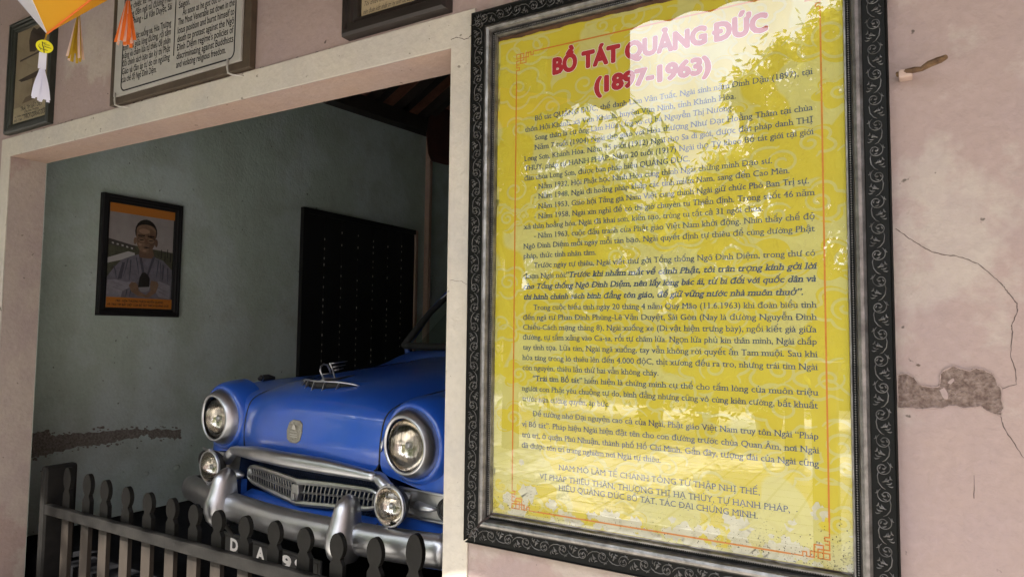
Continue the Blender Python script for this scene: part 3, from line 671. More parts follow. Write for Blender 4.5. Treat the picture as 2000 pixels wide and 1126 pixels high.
for i in range(34):
    x = rm.choice((rm.uniform(iL, iL + .22), rm.uniform(iR - .40, iR), rm.uniform(iR - .40, iR), rm.uniform(iL, iR))); z = iB + rm.uniform(0, .02); h_ = rm.uniform(.03, .14); dx = rm.uniform(-.3, .3)
    for k in range(int(h_ * 170)):
        t = rm.random(); speck(x + dx * h_ * t + rm.gauss(0, .003 + .006 * t), z + h_ * t, rm.uniform(.0004, .0017) * (1.25 - t))
for i in range(420): speck(rm.uniform(iL, iR), iB + abs(rm.gauss(0, .03)), rm.uniform(.0003, .0013))
for i in range(160): speck(iR - abs(rm.gauss(0, .12)), iB + abs(rm.gauss(0, .05)), rm.uniform(.0004, .0018))
st_ = obj("bleached_stain", pale_, mat("bleached_paper", (0.56, 0.54, 0.39), 0.7, var=0.2, vscale=40), paper, fix=False); st_["kind"] = "stuff"; st_ = obj("mould_specks", dark_, mat("mould", (0.055, 0.05, 0.035), 0.9), paper, fix=False); st_["kind"] = "stuff"
# orange border with fretwork corners
bl, br_, bt, bb_ = pix(1004, 600, TY).x, pix(1612, 600, TY).x, pix(1100, 87, TY).z, pix(1300, 1040, TY).z
mb = MB()
def bar(x0, z0, x1, z1, w=0.0042):
    if abs(x1 - x0) > abs(z1 - z0): z0 -= w / 2; z1 = z0 + w; x0, x1 = min(x0, x1) - w / 2, max(x0, x1) + w / 2
    else: x0 -= w / 2; x1 = x0 + w; z0, z1 = min(z0, z1) - w / 2, max(z0, z1) + w / 2
    bar.n += 1; y = TY - 0.00003 * (bar.n % 7)
    mb.add([F3((x0, y, z0)), F3((x1, y, z0)), F3((x1, y, z1)), F3((x0, y, z1))], [(0, 1, 2, 3)])
bar.n = 0
u = 0.0105
fret = [((0, 6), (0, 10.5)), ((0, 6), (1.2, 6)), ((1.2, 6), (1.2, 5)), ((1.2, 5), (0, 5)), ((0, 5), (0, 2.5)), ((0, 2.5), (3, 2.5)), ((3, 2.5), (3, 0)), ((3, 0), (0, 0)), ((0, 0), (0, 1.6)), ((0, 1.6), (5, 1.6)), ((5, 1.6), (5, 0)),
        ((5, 0), (4, 0)), ((4, 0), (4, 3.6)), ((4, 3.6), (1.6, 3.6)), ((1.6, 3.6), (1.6, 0)), ((0, 4), (1.0, 4)), ((5, 0), (6, 0)), ((6, 0), (6, 1.2)), ((6, 1.2), (7, 1.2)), ((7, 1.2), (7, 0)), ((7, 0), (10.5, 0))]
for cx, cz, sx, sz in ((bl, bt, 1, -1), (br_, bt, -1, -1), (bl, bb_, 1, 1), (br_, bb_, -1, 1)):
    for (a, b), (c, d) in fret: bar(cx + sx * a * u * 0.8, cz + sz * b * u * 0.8, cx + sx * c * u * 0.8, cz + sz * d * u * 0.8, 0.003)
g = 8.4 * u
bar(bl, bt - g, bl, bb_ + g); bar(br_, bt - g, br_, bb_ + g); bar(bl + g, bt, br_ - g, bt); bar(bl + g, bb_, br_ - g, bb_)
obj("fret_border", mb, M['orangeink'], paper)

# ------------------------------------------------------------------ other frames on the wall
def simple_frame(root, O, corners, w, depth, m, bev=0.004, step=True, normal=(0, -1, 0)):
    """mitred frame on four corner points TL, TR, BR, BL (world); returns nothing"""
    n = Vector(normal); c = sum((Vector(p) for p in corners), Vector()) / 4
    profile = [(0, 0), (0, depth * 0.8), (w * 0.12, depth), (w * 0.3, depth), (w * 0.36, depth * 0.82), (w * 0.62, depth * 0.82), (w * 0.7, depth * 0.66), (w * 0.95, depth * 0.6), (w, depth * 0.45), (w, 0.001)] if step else [(0, 0), (0, depth), (w, depth), (w, 0.001)]
    ex = (Vector(corners[1]) - Vector(corners[0])).normalized(); ez_ = (Vector(corners[0]) - Vector(corners[3])).normalized()
    sg = ((1, -1), (-1, -1), (-1, 1), (1, 1))
    for k in range(4):
        k2 = (k + 1) % 4; mb = MB()
        P = lambda kk, d, h: Vector(corners[kk]) + ex * (sg[kk][0] * d) + ez_ * (sg[kk][1] * d) + n * h - O
        mb.grid([[P(k, d, h), P(k2, d, h)] for d, h in profile]); obj("frame_side", mb, m, root)
# A: narrow photograph, far left
tl, bl_, br2 = pix(32.2, 52.4, 0), pix(18, 264, 0), pix(104, 244, 0)
ax0, ax1 = (tl.x + bl_.x) / 2, br2.x; az0, az1 = (bl_.z + br2.z) / 2, tl.z
root = empty("framed_photograph", "narrow sepia photograph in a dark green-black frame behind the white tassel", "picture", ((ax0 + ax1) / 2, 0, az0)); O = Vector(root.location)
simple_frame(root, O, [(ax0, 0, az1), (ax1, 0, az1), (ax1, 0, az0), (ax0, 0, az0)], 0.052, 0.035, M['greenframe'])
mb = MB(); mb.box(Vector((ax0 + 0.045, -0.010, az0 + 0.045)) - O, Vector((ax1 - 0.045, -0.002, az1 - 0.045)) - O); pic = obj("print", mb, mat("sepia_print", (0.20, 0.155, 0.095), 0.55, var=0.3, vscale=6, second=(0.27, 0.22, 0.14)), root)
def flat_poly(name, pts, m, parent, O, y):
    mb = MB(); mb.add([Vector((x, y, z)) - O for x, z in pts], [tuple(range(len(pts)))]); return obj(name, mb, m, parent, fix=False)
aw, ah = ax1 - ax0 - 0.104, az1 - az0 - 0.104; bx, bz = ax0 + 0.052, az0 + 0.052
A = lambda l: [(bx + aw * x, bz + ah * z) for x, z in l]
m_dk = mat("sepia_dark", (0.035, 0.022, 0.015), 0.6); m_md = mat("sepia_mid", (0.11, 0.075, 0.045), 0.6); m_lt = mat("sepia_light", (0.36, 0.30, 0.19), 0.6)
flat_poly("caption_panel", A([(0, 0), (1, 0), (1, 0.17), (0, 0.17)]), m_lt, pic, O, -0.0102)
flat_poly("relic_shape", A([(0.40, 0.74), (0.55, 0.72), (0.72, 0.76), (0.86, 0.86), (0.84, 0.93), (0.70, 0.97), (0.58, 0.95), (0.48, 0.99), (0.40, 0.95), (0.36, 0.86)]), m_dk, pic, O, -0.0102)
flat_poly("stand", A([(0.12, 0.665), (0.95, 0.70), (0.95, 0.72), (0.12, 0.685)]), m_dk, pic, O, -0.0102)
flat_poly("stand", A([(0.10, 0.47), (0.92, 0.52), (0.90, 0.47), (0.60, 0.44), (0.20, 0.44)]), m_dk, pic, O, -0.0102)
flat_poly("stand", A([(0.50, 0.24), (0.60, 0.24), (0.58, 0.44), (0.52, 0.44)]), m_md, pic, O, -0.0104)
flat_poly("stand", A([(0.25, 0.20), (0.85, 0.22), (0.75, 0.27), (0.35, 0.26)]), m_md, pic, O, -0.0106)
mb = MB()
for t, x0, x1, z, h in (("TRÁI TIM BẤT DIỆT", 0.22, 0.86, 0.125, 0.022), ("Của Hòa Thượng", 0.34, 0.76, 0.095, 0.012), ("tự thiêu tại Sài Gòn ngày 11-6-1963", 0.05, 0.95, 0.068, 0.010), ("Bồ Tát", 0.05, 0.28, 0.025, 0.012), ("THÍCH QUẢNG ĐỨC", 0.33, 0.97, 0.030, 0.024)):
    put_text(mb, t, Vector((bx + aw * x0, -0.0106, bz + ah * z)) - O, aw * (x1 - x0), h, weight=0.02)
obj("caption", mb, M['ink'], pic)
mb = MB(); mb.add([Vector(p) - O for p in ((bx, -0.014, bz), (bx + aw, -0.014, bz), (bx + aw, -0.014, bz + ah), (bx, -0.014, bz + ah))], [(0, 1, 2, 3)]); obj("glass_pane", mb, M['clear'], root)

# B: metal plaque with two columns of text, tilted off the wall on two hooks
b1, b2 = pix(211, 206.6, -0.03), pix(483.5, 133, -0.03); l1 = pix(225.6, 0, -0.03); r1 = pix(495, 0, -0.03)
px0, px1 = (b1.x + l1.x) / 2, (b2.x + r1.x) / 2; pz0 = (b1.z + b2.z) / 2; pz1 = pz0 + 1.12
root = empty("metal_plaque", "brushed metal plaque with black Vietnamese and English text, resting on two hooks", "plaque", ((px0 + px1) / 2, 0, pz0)); O = Vector(root.location)
mb = MB(); mb.box(Vector((px0, -0.030, pz0)) - O, Vector((px1, -0.0, pz1)) - O); obj("backing_frame", mb, M['mould'], root, bevel=0.003)
q0 = pix(221, 190.5, -0.042); q1 = pix(469, 117, -0.042); qx0, qx1, qz0 = q0.x, q1.x, (q0.z + q1.z) / 2
mb = MB(); mb.box(Vector((qx0, -0.042, qz0)) - O, Vector((qx1, -0.0305, pz1 - 0.05)) - O); plate = obj("plate", mb, M['steel'], root, bevel=0.002)
PYB = -0.0426
lx0, lx1, lz0 = pix(236, 174, PYB).x, pix(457, 108, PYB).x, (pix(236, 178, PYB).z + pix(455, 114, PYB).z) / 2
mb = MB(); n = 8; path = []
r = 0.03; zt = pz1 - 0.1
for cx, cz, a0 in ((lx1 - r, lz0 + r, -90), (lx1 - r, zt - r, 0), (lx0 + r, zt - r, 90), (lx0 + r, lz0 + r, 180)):
    for i in range(n + 1):
        a = math.radians(a0 + 90 * i / n); path.append((cx + r * math.cos(a), cz + r * math.sin(a)))
path.append(path[0])
mb.tube([Vector((x, PYB, z)) - O for x, z in path], 0.0035, 6, 0.3, ref=(0, 1, 0)); obj("border_line", mb, M['ink'], plate)
mid = pix(339.5, 100, PYB).x
mb = MB(); mb.box(Vector((mid - 0.0022, PYB - 0.0006, lz0 + 0.09)) - O, Vector((mid + 0.0022, PYB + 0.0003, zt - 0.1)) - O); obj("divider", mb, M['ink'], plate)
mb = MB()
Lc = [("của chế độ Ngô Đình Diệm.", 0.74), ("Giáo và đàn áp tự do tín ngưỡng", 1), ("đối chính sách bạo tàn kỳ thị Phật", 1), ("xăng và châm lửa tự thiêu để phản", 1), ("tĩnh tọa giữa lòng đường, rồi tẩm", 1), ("     Vừa bước xuống xe, Hòa Thượng", -1), ("Gòn.", 0.16), ("Đình Phùng - Lê Văn Duyệt, Sài", 1), ("Quang đến ngã tư đường Phan", 1), ("dùng chiếc xe này đi từ Chùa", 1), ("Hòa Thượng Thích Quảng", 1), ("Ngày 11.6.1963", 0.6)]
Rc = [("and violating religious freedom.", 0.88), ("discriminating against Buddhists", 1), ("Đình Diệm regime's policies of", 1), ("death to protest against the Ngô", 1), ("lotus position and burnt himself to", 1), ("The Most Venerable sat down in the", 1), ("   As soon as he got out of the car,", -1), ("Saigon.", 0.21), ("Văn Duyệt street on June", 0.72), ("of Phan Đình Phùng - Lê", 0.7), ("car to the intersection", 0.7)]
la, lb = pix(237.5, 162, PYB), pix(331, 118, PYB); ra, rb = pix(344, 135, PYB), pix(455, 88, PYB)
zL = la.z; zR = ra.z + 0.004; dz = (pix(346, 68, PYB).z - ra.z) / 4.0
for i, (t, k) in enumerate(Lc): put_text(mb, t.strip(), Vector((la.x + (0.03 if k < 0 else 0), PYB, zL + i * dz * 0.99)) - O, (lb.x - la.x) * abs(k) - (0.03 if k < 0 else 0), 0.030, weight=0.012)
for i, (t, k) in enumerate(Rc): put_text(mb, t.strip(), Vector((ra.x + (0.03 if k < 0 else 0), PYB, zR + i * dz * 0.99)) - O, (rb.x - ra.x) * abs(k) - (0.03 if k < 0 else 0), 0.030, weight=0.012)
obj("lettering", mb, M['ink'], plate)
for hx in (pix(226, 195, -0.045).x, pix(446, 128, -0.045).x):
    mb = MB(); z = pz0; mb.tube([Vector(p) - O for p in ((hx, -0.049, z + 0.045), (hx, -0.050, z + 0.01), (hx + 0.004, -0.048, z - 0.012), (hx + 0.02, -0.036, z - 0.020), (hx + 0.04, -0.02, z - 0.020), (hx + 0.05, 0.0, z - 0.020))], 0.0045, 8)
    obj("hook", mb, M['steel'], root, smooth=True)

# C: wooden frame over the lintel, caption in script
c1, c2 = pix(683, 80.6, 0), pix(884, 25, 0); cx0, cx1 = c1.x, c2.x; cz0 = (c1.z + c2.z) / 2; cz1 = cz0 + 0.75
root = empty("framed_print", "dark wooden framed green print with a two-line italic caption above the lintel", "picture", ((cx0 + cx1) / 2, 0, cz0)); O = Vector(root.location)
simple_frame(root, O, [(cx0, 0, cz1), (cx1, 0, cz1), (cx1, 0, cz0), (cx0, 0, cz0)], 0.066, 0.05, M['darkwood'])
mb = MB(); mb.box(Vector((cx0 + 0.06, -0.012, cz0 + 0.06)) - O, Vector((cx1 - 0.06, -0.003, cz1 - 0.06)) - O); pic = obj("print", mb, mat("cream_print", (0.45, 0.36, 0.22), 0.6, var=0.15), root)
flat_poly("green_field", [(cx0 + 0.068, cz0 + 0.155), (cx1 - 0.066, cz0 + 0.125), (cx1 - 0.066, cz1 - 0.066), (cx0 + 0.068, cz1 - 0.066)], mat("olive_print", (0.22, 0.21, 0.02), 0.6, var=0.3, vscale=3), pic, O, -0.0124)
mb = MB()
for t, dz_, w in (("nên đoàn kết nhất trí hy sinh để bảo tồn Phật Pháp", 0.079, 1), ("Tôi thiết tha kêu gọi Đại Đức Tăng Ni", 0.108, 0.96)):
    put_text(mb, t, Vector((cx0 + 0.076, -0.0126, cz0 + dz_)) - O, (cx1 - cx0 - 0.15) * w, 0.017, shear=0.35, weight=0.006)
obj("caption", mb, M['ink'], pic)
mb = MB(); mb.add([Vector(p) - O for p in ((cx0 + 0.066, -0.02, cz0 + 0.066), (cx1 - 0.066, -0.02, cz0 + 0.066), (cx1 - 0.066, -0.02, cz1 - 0.066), (cx0 + 0.066, -0.02, cz1 - 0.066))], [(0, 1, 2, 3)]); obj("glass_pane", mb, M['clear'], root)

# D: portrait on the garage side wall
g0, g1, g2 = on_side(195.8, 377.8), on_side(353.4, 401.5), on_side(186, 615.2)
gy0, gy1 = (g0.y + g2.y) / 2, g1.y; gz0, gz1 = g2.z, (g0.z + g1.z) / 2
root = empty("framed_portrait", "black framed portrait of a robed monk cupping a dark object, on the green wall", "picture", (LX, (gy0 + gy1) / 2, gz0)); O = Vector(root.location)
simple_frame(root, O, [(LX, gy0, gz1), (LX, gy1, gz1), (LX, gy1, gz0), (LX, gy0, gz0)], 0.058, 0.04, M['blackdoor'], normal=(1, 0, 0))
mb = MB(); mb.box(Vector((LX + 0.002, gy0 + 0.05, gz0 + 0.05)) - O, Vector((LX + 0.010, gy1 - 0.05, gz1 - 0.05)) - O); pic = obj("print", mb, mat("print_sky", (0.36, 0.335, 0.33), 0.6, var=0.25, vscale=5), root)
gy, gz, gw, gh = gy0 + 0.058, gz0 + 0.058, gy1 - gy0 - 0.116, gz1 - gz0 - 0.116
lay = [0]
def fig(name, pts, m):
    lay[0] += 1; mb = MB(); mb.add([Vector((LX + 0.0102 + 0.0002 * lay[0], gy + gw * x, gz + gh * z)) - O for x, z in pts], [tuple(range(len(pts)))]); obj(name, mb, m, pic, fix=False)
def ell(cx, cz, rx, rz_, n=20, a0=0, a1=360): return [(cx + rx * math.cos(math.radians(a0 + (a1 - a0) * i / n)), cz + rz_ * math.sin(math.radians(a0 + (a1 - a0) * i / n))) for i in range(n + (a1 - a0 < 360))]
mm = lambda nm, c, **k: mat(nm, c, 0.6, **k)
robe = mm("print_robe", (0.19, 0.185, 0.225), var=0.35, vscale=22); robe2 = mm("print_robe_fold", (0.075, 0.075, 0.10)); robe3 = mm("print_robe_light", (0.29, 0.285, 0.33), var=0.3, vscale=25)
skin = mm("print_skin", (0.235, 0.15, 0.10), var=0.3, vscale=30); skin2 = mm("print_skin_dark", (0.15, 0.09, 0.06)); hair = mm("print_hair", (0.02, 0.018, 0.016)); grass = mm("print_grass", (0.095, 0.10, 0.065), var=0.5, vscale=20)
org = mm("print_orange", (0.46, 0.17, 0.025)); lite = mm("print_grey", (0.42, 0.42, 0.42))
fig("field", [(0, 0.10), (1, 0.10), (1, 0.58), (0.6, 0.60), (0, 0.64)], grass)
fig("roof_line", [(0, 0.66), (0.40, 0.61), (0.40, 0.57), (0, 0.60)], mm("print_roof", (0.06, 0.055, 0.05)))
fig("path", [(0, 0.42), (0.40, 0.50), (0.40, 0.54), (0.30, 0.55), (0, 0.47)], lite)
fig("robe", [(0.0, 0.10), (1.0, 0.10), (1.0, 0.40), (0.95, 0.43), (0.85, 0.49), (0.70, 0.52), (0.62, 0.53), (0.45, 0.53), (0.36, 0.51), (0.20, 0.46), (0.08, 0.36), (0.0, 0.28)], robe)
fig("sleeve", [(0.02, 0.26), (0.12, 0.27), (0.30, 0.25), (0.42, 0.26), (0.40, 0.22), (0.24, 0.16), (0.22, 0.10), (0.0, 0.10)], robe3)
fig("sleeve", [(0.98, 0.24), (0.80, 0.28), (0.72, 0.26), (0.70, 0.20), (0.80, 0.12), (0.98, 0.10)], robe3)
fig("fold", [(0.46, 0.53), (0.50, 0.53), (0.57, 0.33), (0.54, 0.30)], robe2)
fig("fold", [(0.68, 0.53), (0.72, 0.52), (0.62, 0.32), (0.60, 0.34)], robe2)
fig("fold", [(0.22, 0.44), (0.26, 0.44), (0.22, 0.28), (0.16, 0.27)], robe2)
fig("fold", [(0.84, 0.46), (0.87, 0.44), (0.86, 0.30), (0.84, 0.29)], robe2)
fig("neck", [(0.48, 0.50), (0.66, 0.50), (0.70, 0.53), (0.67, 0.60), (0.47, 0.60), (0.46, 0.53)], skin2)
fig("ear", ell(0.395, 0.66, 0.022, 0.035), skin); fig("ear", ell(0.725, 0.66, 0.024, 0.04), skin2)
fig("hair", ell(0.56, 0.76, 0.172, 0.125), hair)
fig("face", ell(0.56, 0.775, 0.150, 0.06, 12, 0, 180) + [(0.408, 0.70), (0.41, 0.66), (0.44, 0.60), (0.48, 0.565), (0.54, 0.545), (0.60, 0.55), (0.66, 0.585), (0.70, 0.64), (0.712, 0.70)], skin)
fig("shade", [(0.62, 0.80), (0.71, 0.77), (0.70, 0.64), (0.66, 0.59), (0.60, 0.555), (0.62, 0.65)], skin2)
fig("brow_light", ell(0.53, 0.765, 0.085, 0.026), mm("print_skin_light", (0.31, 0.205, 0.14)))
fig("cheek_light", ell(0.47, 0.635, 0.026, 0.020), mm("print_cheek", (0.30, 0.195, 0.135))); fig("chin_light", ell(0.545, 0.572, 0.030, 0.012), mm("print_chin", (0.29, 0.19, 0.13)))
for x0, z0, x1, z1, w in ((.10, .40, .14, .28, .010), (.30, .48, .24, .30, .008), (.34, .47, .33, .27, .010), (.42, .50, .47, .33, .008), (.77, .49, .74, .30, .009), (.80, .47, .82, .30, .008), (.92, .42, .93, .26, .010), (.10, .24, .30, .20, .006), (.08, .20, .26, .16, .006), (.76, .22, .92, .17, .006), (.78, .18, .94, .13, .006), (.36, .20, .34, .11, .009), (.30, .18, .28, .10, .008)):
    fig("fold", [(x0 - w, z0), (x0 + w, z0), ((x0 + x1) / 2 + w * 1.3, (z0 + z1) / 2), (x1 + w * .3, z1), (x1 - w * .3, z1), ((x0 + x1) / 2 - w * .4, (z0 + z1) / 2)], robe2)
for x, z, w in ((.05, .625, .03), (.12, .617, .03), (.19, .61, .03), (.26, .60, .03), (.33, .592, .03)): fig("window_row", [(x, z), (x + w, z - .003), (x + w, z - .018), (x, z - .015)], lite)
for x, z in ((.80, .60), (.86, .58), (.90, .61), (.95, .57)): fig("far_post", [(x, z), (x + .012, z), (x + .016, z - .09), (x, z - .09)], hair)
for cx in (0.485, 0.63):
    fig("brow", [(cx - 0.055, 0.712), (cx + 0.05, 0.718), (cx + 0.05, 0.727), (cx - 0.055, 0.722)], hair)
    fig("spectacles", ell(cx, 0.675, 0.064, 0.033), hair); fig("lens", ell(cx, 0.675, 0.060, 0.0295), skin)
    fig("eye", [(cx - 0.04, 0.68), (cx + 0.04, 0.68), (cx + 0.02, 0.672), (cx - 0.02, 0.672)], hair)
fig("nose", [(0.54, 0.69), (0.565, 0.69), (0.60, 0.645), (0.56, 0.635), (0.525, 0.645)], skin2)
fig("mouth", [(0.50, 0.605), (0.56, 0.612), (0.62, 0.605), (0.56, 0.596)], hair)
fig("hand", [(0.32, 0.22), (0.36, 0.255), (0.42, 0.25), (0.47, 0.22), (0.47, 0.17), (0.56, 0.14), (0.60, 0.13), (0.56, 0.115), (0.46, 0.12), (0.36, 0.16)], skin)
fig("hand", [(0.78, 0.24), (0.76, 0.27), (0.66, 0.28), (0.64, 0.22), (0.66, 0.18), (0.58, 0.13), (0.56, 0.11), (0.64, 0.11), (0.74, 0.16)], skin)
fig("bowl", [(0.45, 0.215), (0.65, 0.225), (0.63, 0.18), (0.58, 0.16), (0.51, 0.162)], mm("print_bowl", (0.24, 0.25, 0.27)))
fig("dark_relic", [(0.46, 0.205), (0.63, 0.215), (0.635, 0.30), (0.60, 0.335), (0.56, 0.355), (0.51, 0.35), (0.475, 0.30)], hair)
fig("orange_band", [(0, 0.915), (1, 0.915), (1, 1), (0, 1)], org); fig("orange_band", [(0, 0), (1, 0), (1, 0.098), (0, 0.098)], org)
mb = MB()
for t, x0, x1, z in (("1963 - HÒA THƯỢNG THÍCH HUYỀN QUANG", 0.14, 0.86, 0.055), ("VÀ TRÁI TIM BẤT DIỆT CỦA BỒ TÁT THÍCH QUẢNG ĐỨC", 0.02, 0.96, 0.018)):
    put_text(mb, t, Vector((LX + 0.0102 + 0.0002 * (lay[0] + 2), gy + gw * x0, gz + gh * z)) - O, gw * (x1 - x0), gh * 0.021, ex=(0, 1, 0), out=(1, 0, 0), weight=0.03)
obj("caption", mb, M['ink'], pic)
yy = LX + 0.0225
mb = MB(); mb.add([Vector(p) - O for p in ((yy, gy, gz), (yy, gy + gw, gz), (yy, gy + gw, gz + gh), (yy, gy, gz + gh))], [(0, 1, 2, 3)]); obj("glass_pane", mb, M['clear'], root)

# rusty iron peg on the right
pg = empty("iron_peg", "twisted rusty iron peg sticking out of the pink wall beside the notice", "peg", tuple(pix(1768, 148, 0))); O = Vector(pg.location)
a = pix(1752, 146, -0.02); b = pix(1785, 136, -0.035); c_ = pix(1815, 127, -0.05); d = pix(1848, 111, -0.075)
mb = MB(); mb.tube([a - O, a.lerp(b, .5) - O, b - O + Vector((0, 0, -0.001)), b.lerp(c_, .5) - O + Vector((0, 0, -0.004)), c_ - O + Vector((0, 0, 0.002)), c_.lerp(d, .6) - O, d - O], [0.007, 0.0085, 0.0085, 0.0065, 0.009, 0.009, 0.006], 8, 0.85); obj("rod", mb, M['rust'], pg)
e = pix(1769, 150, 0); mb = MB(); mb.box(e - O + Vector((-0.014, -0.035, -0.012)), e - O + Vector((0.014, 0.0, 0.008))); obj("plaster_stub", mb, M['soffit'], pg, bevel=0.004)

# ------------------------------------------------------------------ picket fence across the doorway
FY = 0.205                                                     # front face of the pickets
fence = empty("picket_fence", "low black picket fence with round-topped pickets across the garage doorway", "fence", (OL + 0.1, FY, GFLOOR))
O = Vector(fence.location)
RZ1, RZ0, RFY = 0.232, 0.180, FY - 0.035
rail_x0 = pix(87, 979, RFY).x
mb = MB(); mb.box(Vector((rail_x0, RFY, RZ0)) - O, Vector((ORr + 0.0, FY, RZ1)) - O); obj("rail", mb, M['rail'], fence, bevel=0.003)
mb = MB(); mb.box(Vector((rail_x0, RFY, -0.22)) - O, Vector((ORr, FY, -0.17)) - O); obj("rail", mb, M['rail'], fence, bevel=0.003)
zt = pix(85, 905, FY).z
mb = MB(); mb.box(Vector((rail_x0 - 0.055, RFY - 0.005, -0.25)) - O, Vector((rail_x0 - 0.001, FY + 0.135, zt)) - O); obj("post", mb, M['rail'], fence, bevel=0.018)
def picket(xc, zb, ztop, w):
    r = w * 0.54; neck = w * 0.31; h = ztop - RZ1
    pts = []
    s = [(w / 2, zb), (w / 2, RZ1 + h * 0.30), (neck * 1.05, RZ1 + h * 0.40), (neck * 0.98, RZ1 + h * 0.45)]
    for i in range(11):
        a = math.radians(-62 + 152 * i / 10); s.append((r * math.cos(a) * (0.97 if a > 0.4 else 1), RZ1 + h * 0.70 + h * 0.30 * math.sin(a)))
    tl_ = R.uniform(-.012, .012); k1, k2 = R.uniform(.96, 1.05), R.uniform(.96, 1.05)
    right = [(xc + x * k1 + tl_ * (z - RZ1), z) for x, z in s]; left = [(xc - x * k2 + tl_ * (z - RZ1), z) for x, z in reversed(s)]
    mb = MB(); mb.prism([Vector((x, FY + 0.0005, z)) - O for x, z in right + left[1:]], (0, 0.022, 0)); return mb
tops = [(131, 912), (170, 925), (205, 937), (247, 950), (290, 962), (336, 973), (381, 985), (427, 997), (481, 1008), (539, 1018), (598, 1031), (663, 1042), (738, 1051), (815, 1069)]
xs_ = [pix(a + 1 - 0.6 * k_, b, FY).x for k_, (a, b) in enumerate(tops)]
st = (xs_[-1] - xs_[0]) / 13
for i in range(16):
    x = xs_[i] if i < 14 else xs_[-1] + st * (i - 13)
    if x > ORr - 0.03: break
    z = pix(*tops[min(i, 13)], FY).z if i < 13 else 0.462
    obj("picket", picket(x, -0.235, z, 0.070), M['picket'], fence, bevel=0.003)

# ------------------------------------------------------------------ the blue saloon car
CARA = math.radians(-4.6)
car = empty("vintage_car", "blue vintage saloon car nosing up to the picket fence inside the garage", "car", (-2.456, 0.443, GFLOOR), CARA)
SIDE = [(0.89, 0.80), (0.89, 0.62), (0.86, 0.30)]
ROWS = [  # (v, z) for u = 0 .2 .38 .485 | .57 .68 .79 .86 ; then the side
 [(-.030, .735), (-.025, .728), (.000, .715), (.040, .700), (.060, .690), (.045, .672), (.050, .662), (.100, .660)],
 [(-.040, .800), (-.035, .800), (-.010, .800), (.032, .800), (.060, .800), (.085, .780), (.070, .785), (.100, .780)],
 [(-.022, .900), (-.018, .900), (.010, .895), (.046, .890), (.065, .900), (.085, .900), (.075, .900), (.120, .880)],
 [(.008, .985), (.012, .980), (.040, .968), (.066, .950), (.062, .960), (.026, .980), (.060, .965), (.150, .920)],
 [(.085, 1.042), (.09, 1.037), (.115, 1.018), (.135, .985), (.14, .990), (.115, 1.012), (.14, .995), (.20, .940)],
 [(.25, 1.078), (.25, 1.073), (.27, 1.052), (.28, 1.010), (.29, 1.008), (.28, 1.032), (.29, 1.012), (.32, .950)],
 [(.50, 1.100), (.50, 1.096), (.50, 1.076), (.50, 1.034), (.52, 1.020), (.52, 1.044), (.52, 1.022), (.52, .955)],
 [(.90, 1.128), (.90, 1.124), (.90, 1.106), (.90, 1.064), (.90, 1.040), (.90, 1.056), (.90, 1.034), (.90, .960)],
 [(1.24, 1.155), (1.24, 1.152), (1.25, 1.140), (1.27, 1.112), (1.27, 1.092), (1.27, 1.090), (1.27, 1.060), (1.27, .975)],
 [(1.335, 1.215), (1.345, 1.214), (1.37, 1.213), (1.39, 1.212), (1.41, 1.212), (1.44, 1.211), (1.47, 1.19), (1.48, 1.02)],
 [(2.2, 1.130)] * 4 + [(2.2, 1.13), (2.2, 1.13), (2.2, 1.12), (2.2, .99)],
 [(3.4, 1.130)] * 4 + [(3.4, 1.13), (3.4, 1.13), (3.4, 1.12), (3.4, .99)],
 [(3.8, 1.130)] * 4 + [(3.8, 1.12), (3.8, 1.09), (3.8, 1.06), (3.8, .98)],
 [(4.6, 1.020)] * 4 + [(4.6, 1.01), (4.6, .99), (4.6, .97), (4.55, .92)],
 [(4.88, .850)] * 4 + [(4.88, .85), (4.88, .84), (4.85, .83), (4.75, .80)],
 [(4.90, .420)] * 4 + [(4.90, .42), (4.90, .42), (4.88, .42), (4.80, .42)],
]
UC = [0, .2, .38, .485, .57, .68, .79, .86]
def car_row(r, lo, hi):
    pts = []
    for i in range(lo, hi):
        if i < 8:
            v, z = ROWS[r][i]; u = UC[i] + (0.012 if i == 7 and r > 3 else 0)
            if r >= 9 and i == 7: u = 0.875
        else:
            u, z0 = SIDE[i - 8]; v = max(ROWS[r][7][0], 0.0) + 0.02 * (i - 7) * (r < 4)
            zt_ = ROWS[r][7][1]; z = min(z0, zt_ - 0.04 - 0.05 * (i - 8)) if i < 10 else z0
        pts.append((u, v, z))
    return pts
def mirror(p): return [(-a, b, c) for a, b, c in p]
hood = MB(); hood.grid([mirror(car_row(r, 1, 4))[::-1] + car_row(r, 0, 4) for r in range(0, 9)])
hood_o = obj("bonnet", hood, M['blue'], car, smooth=True, sub=3)
body = MB()
body.grid([car_row(r, 3, 11) for r in range(0, 10)]); body.grid([mirror(car_row(r, 3, 11))[::-1] for r in range(0, 10)])
body.grid([mirror(car_row(r, 1, 11))[::-1] + car_row(r, 0, 11) for r in range(8, 16)]) if False else None
rear = [mirror(car_row(r, 1, 11))[::-1] + car_row(r, 0, 11) for r in range(9, 16)]
body.grid(rear)
cowl = [mirror(car_row(r, 1, 4))[::-1] + car_row(r, 0, 4) for r in (8, 9)]
body.grid(cowl)
body_o = obj("body", body, M['blue'], car, smooth=True, sub=3)
bpy.context.view_layer.update()
def bvh_of(o):
    e = o.evaluated_get(bpy.context.evaluated_depsgraph_get()); me = e.to_mesh()
    t = BVHTree.FromPolygons([v.co.copy() for v in me.vertices], [tuple(p.vertices) for p in me.polygons]); e.to_mesh_clear(); return t
T_h, T_b = bvh_of(hood_o), bvh_of(body_o)
def front_v(u, z, d=-0.5):
    best = None
    for t in (T_h, T_b):
        h = t.ray_cast(Vector((u, d, z)), Vector((0, 1, 0)), 2.0)
        if h[0] and (best is None or h[0].y < best): best = h[0].y
    return best if best is not None else 0.05
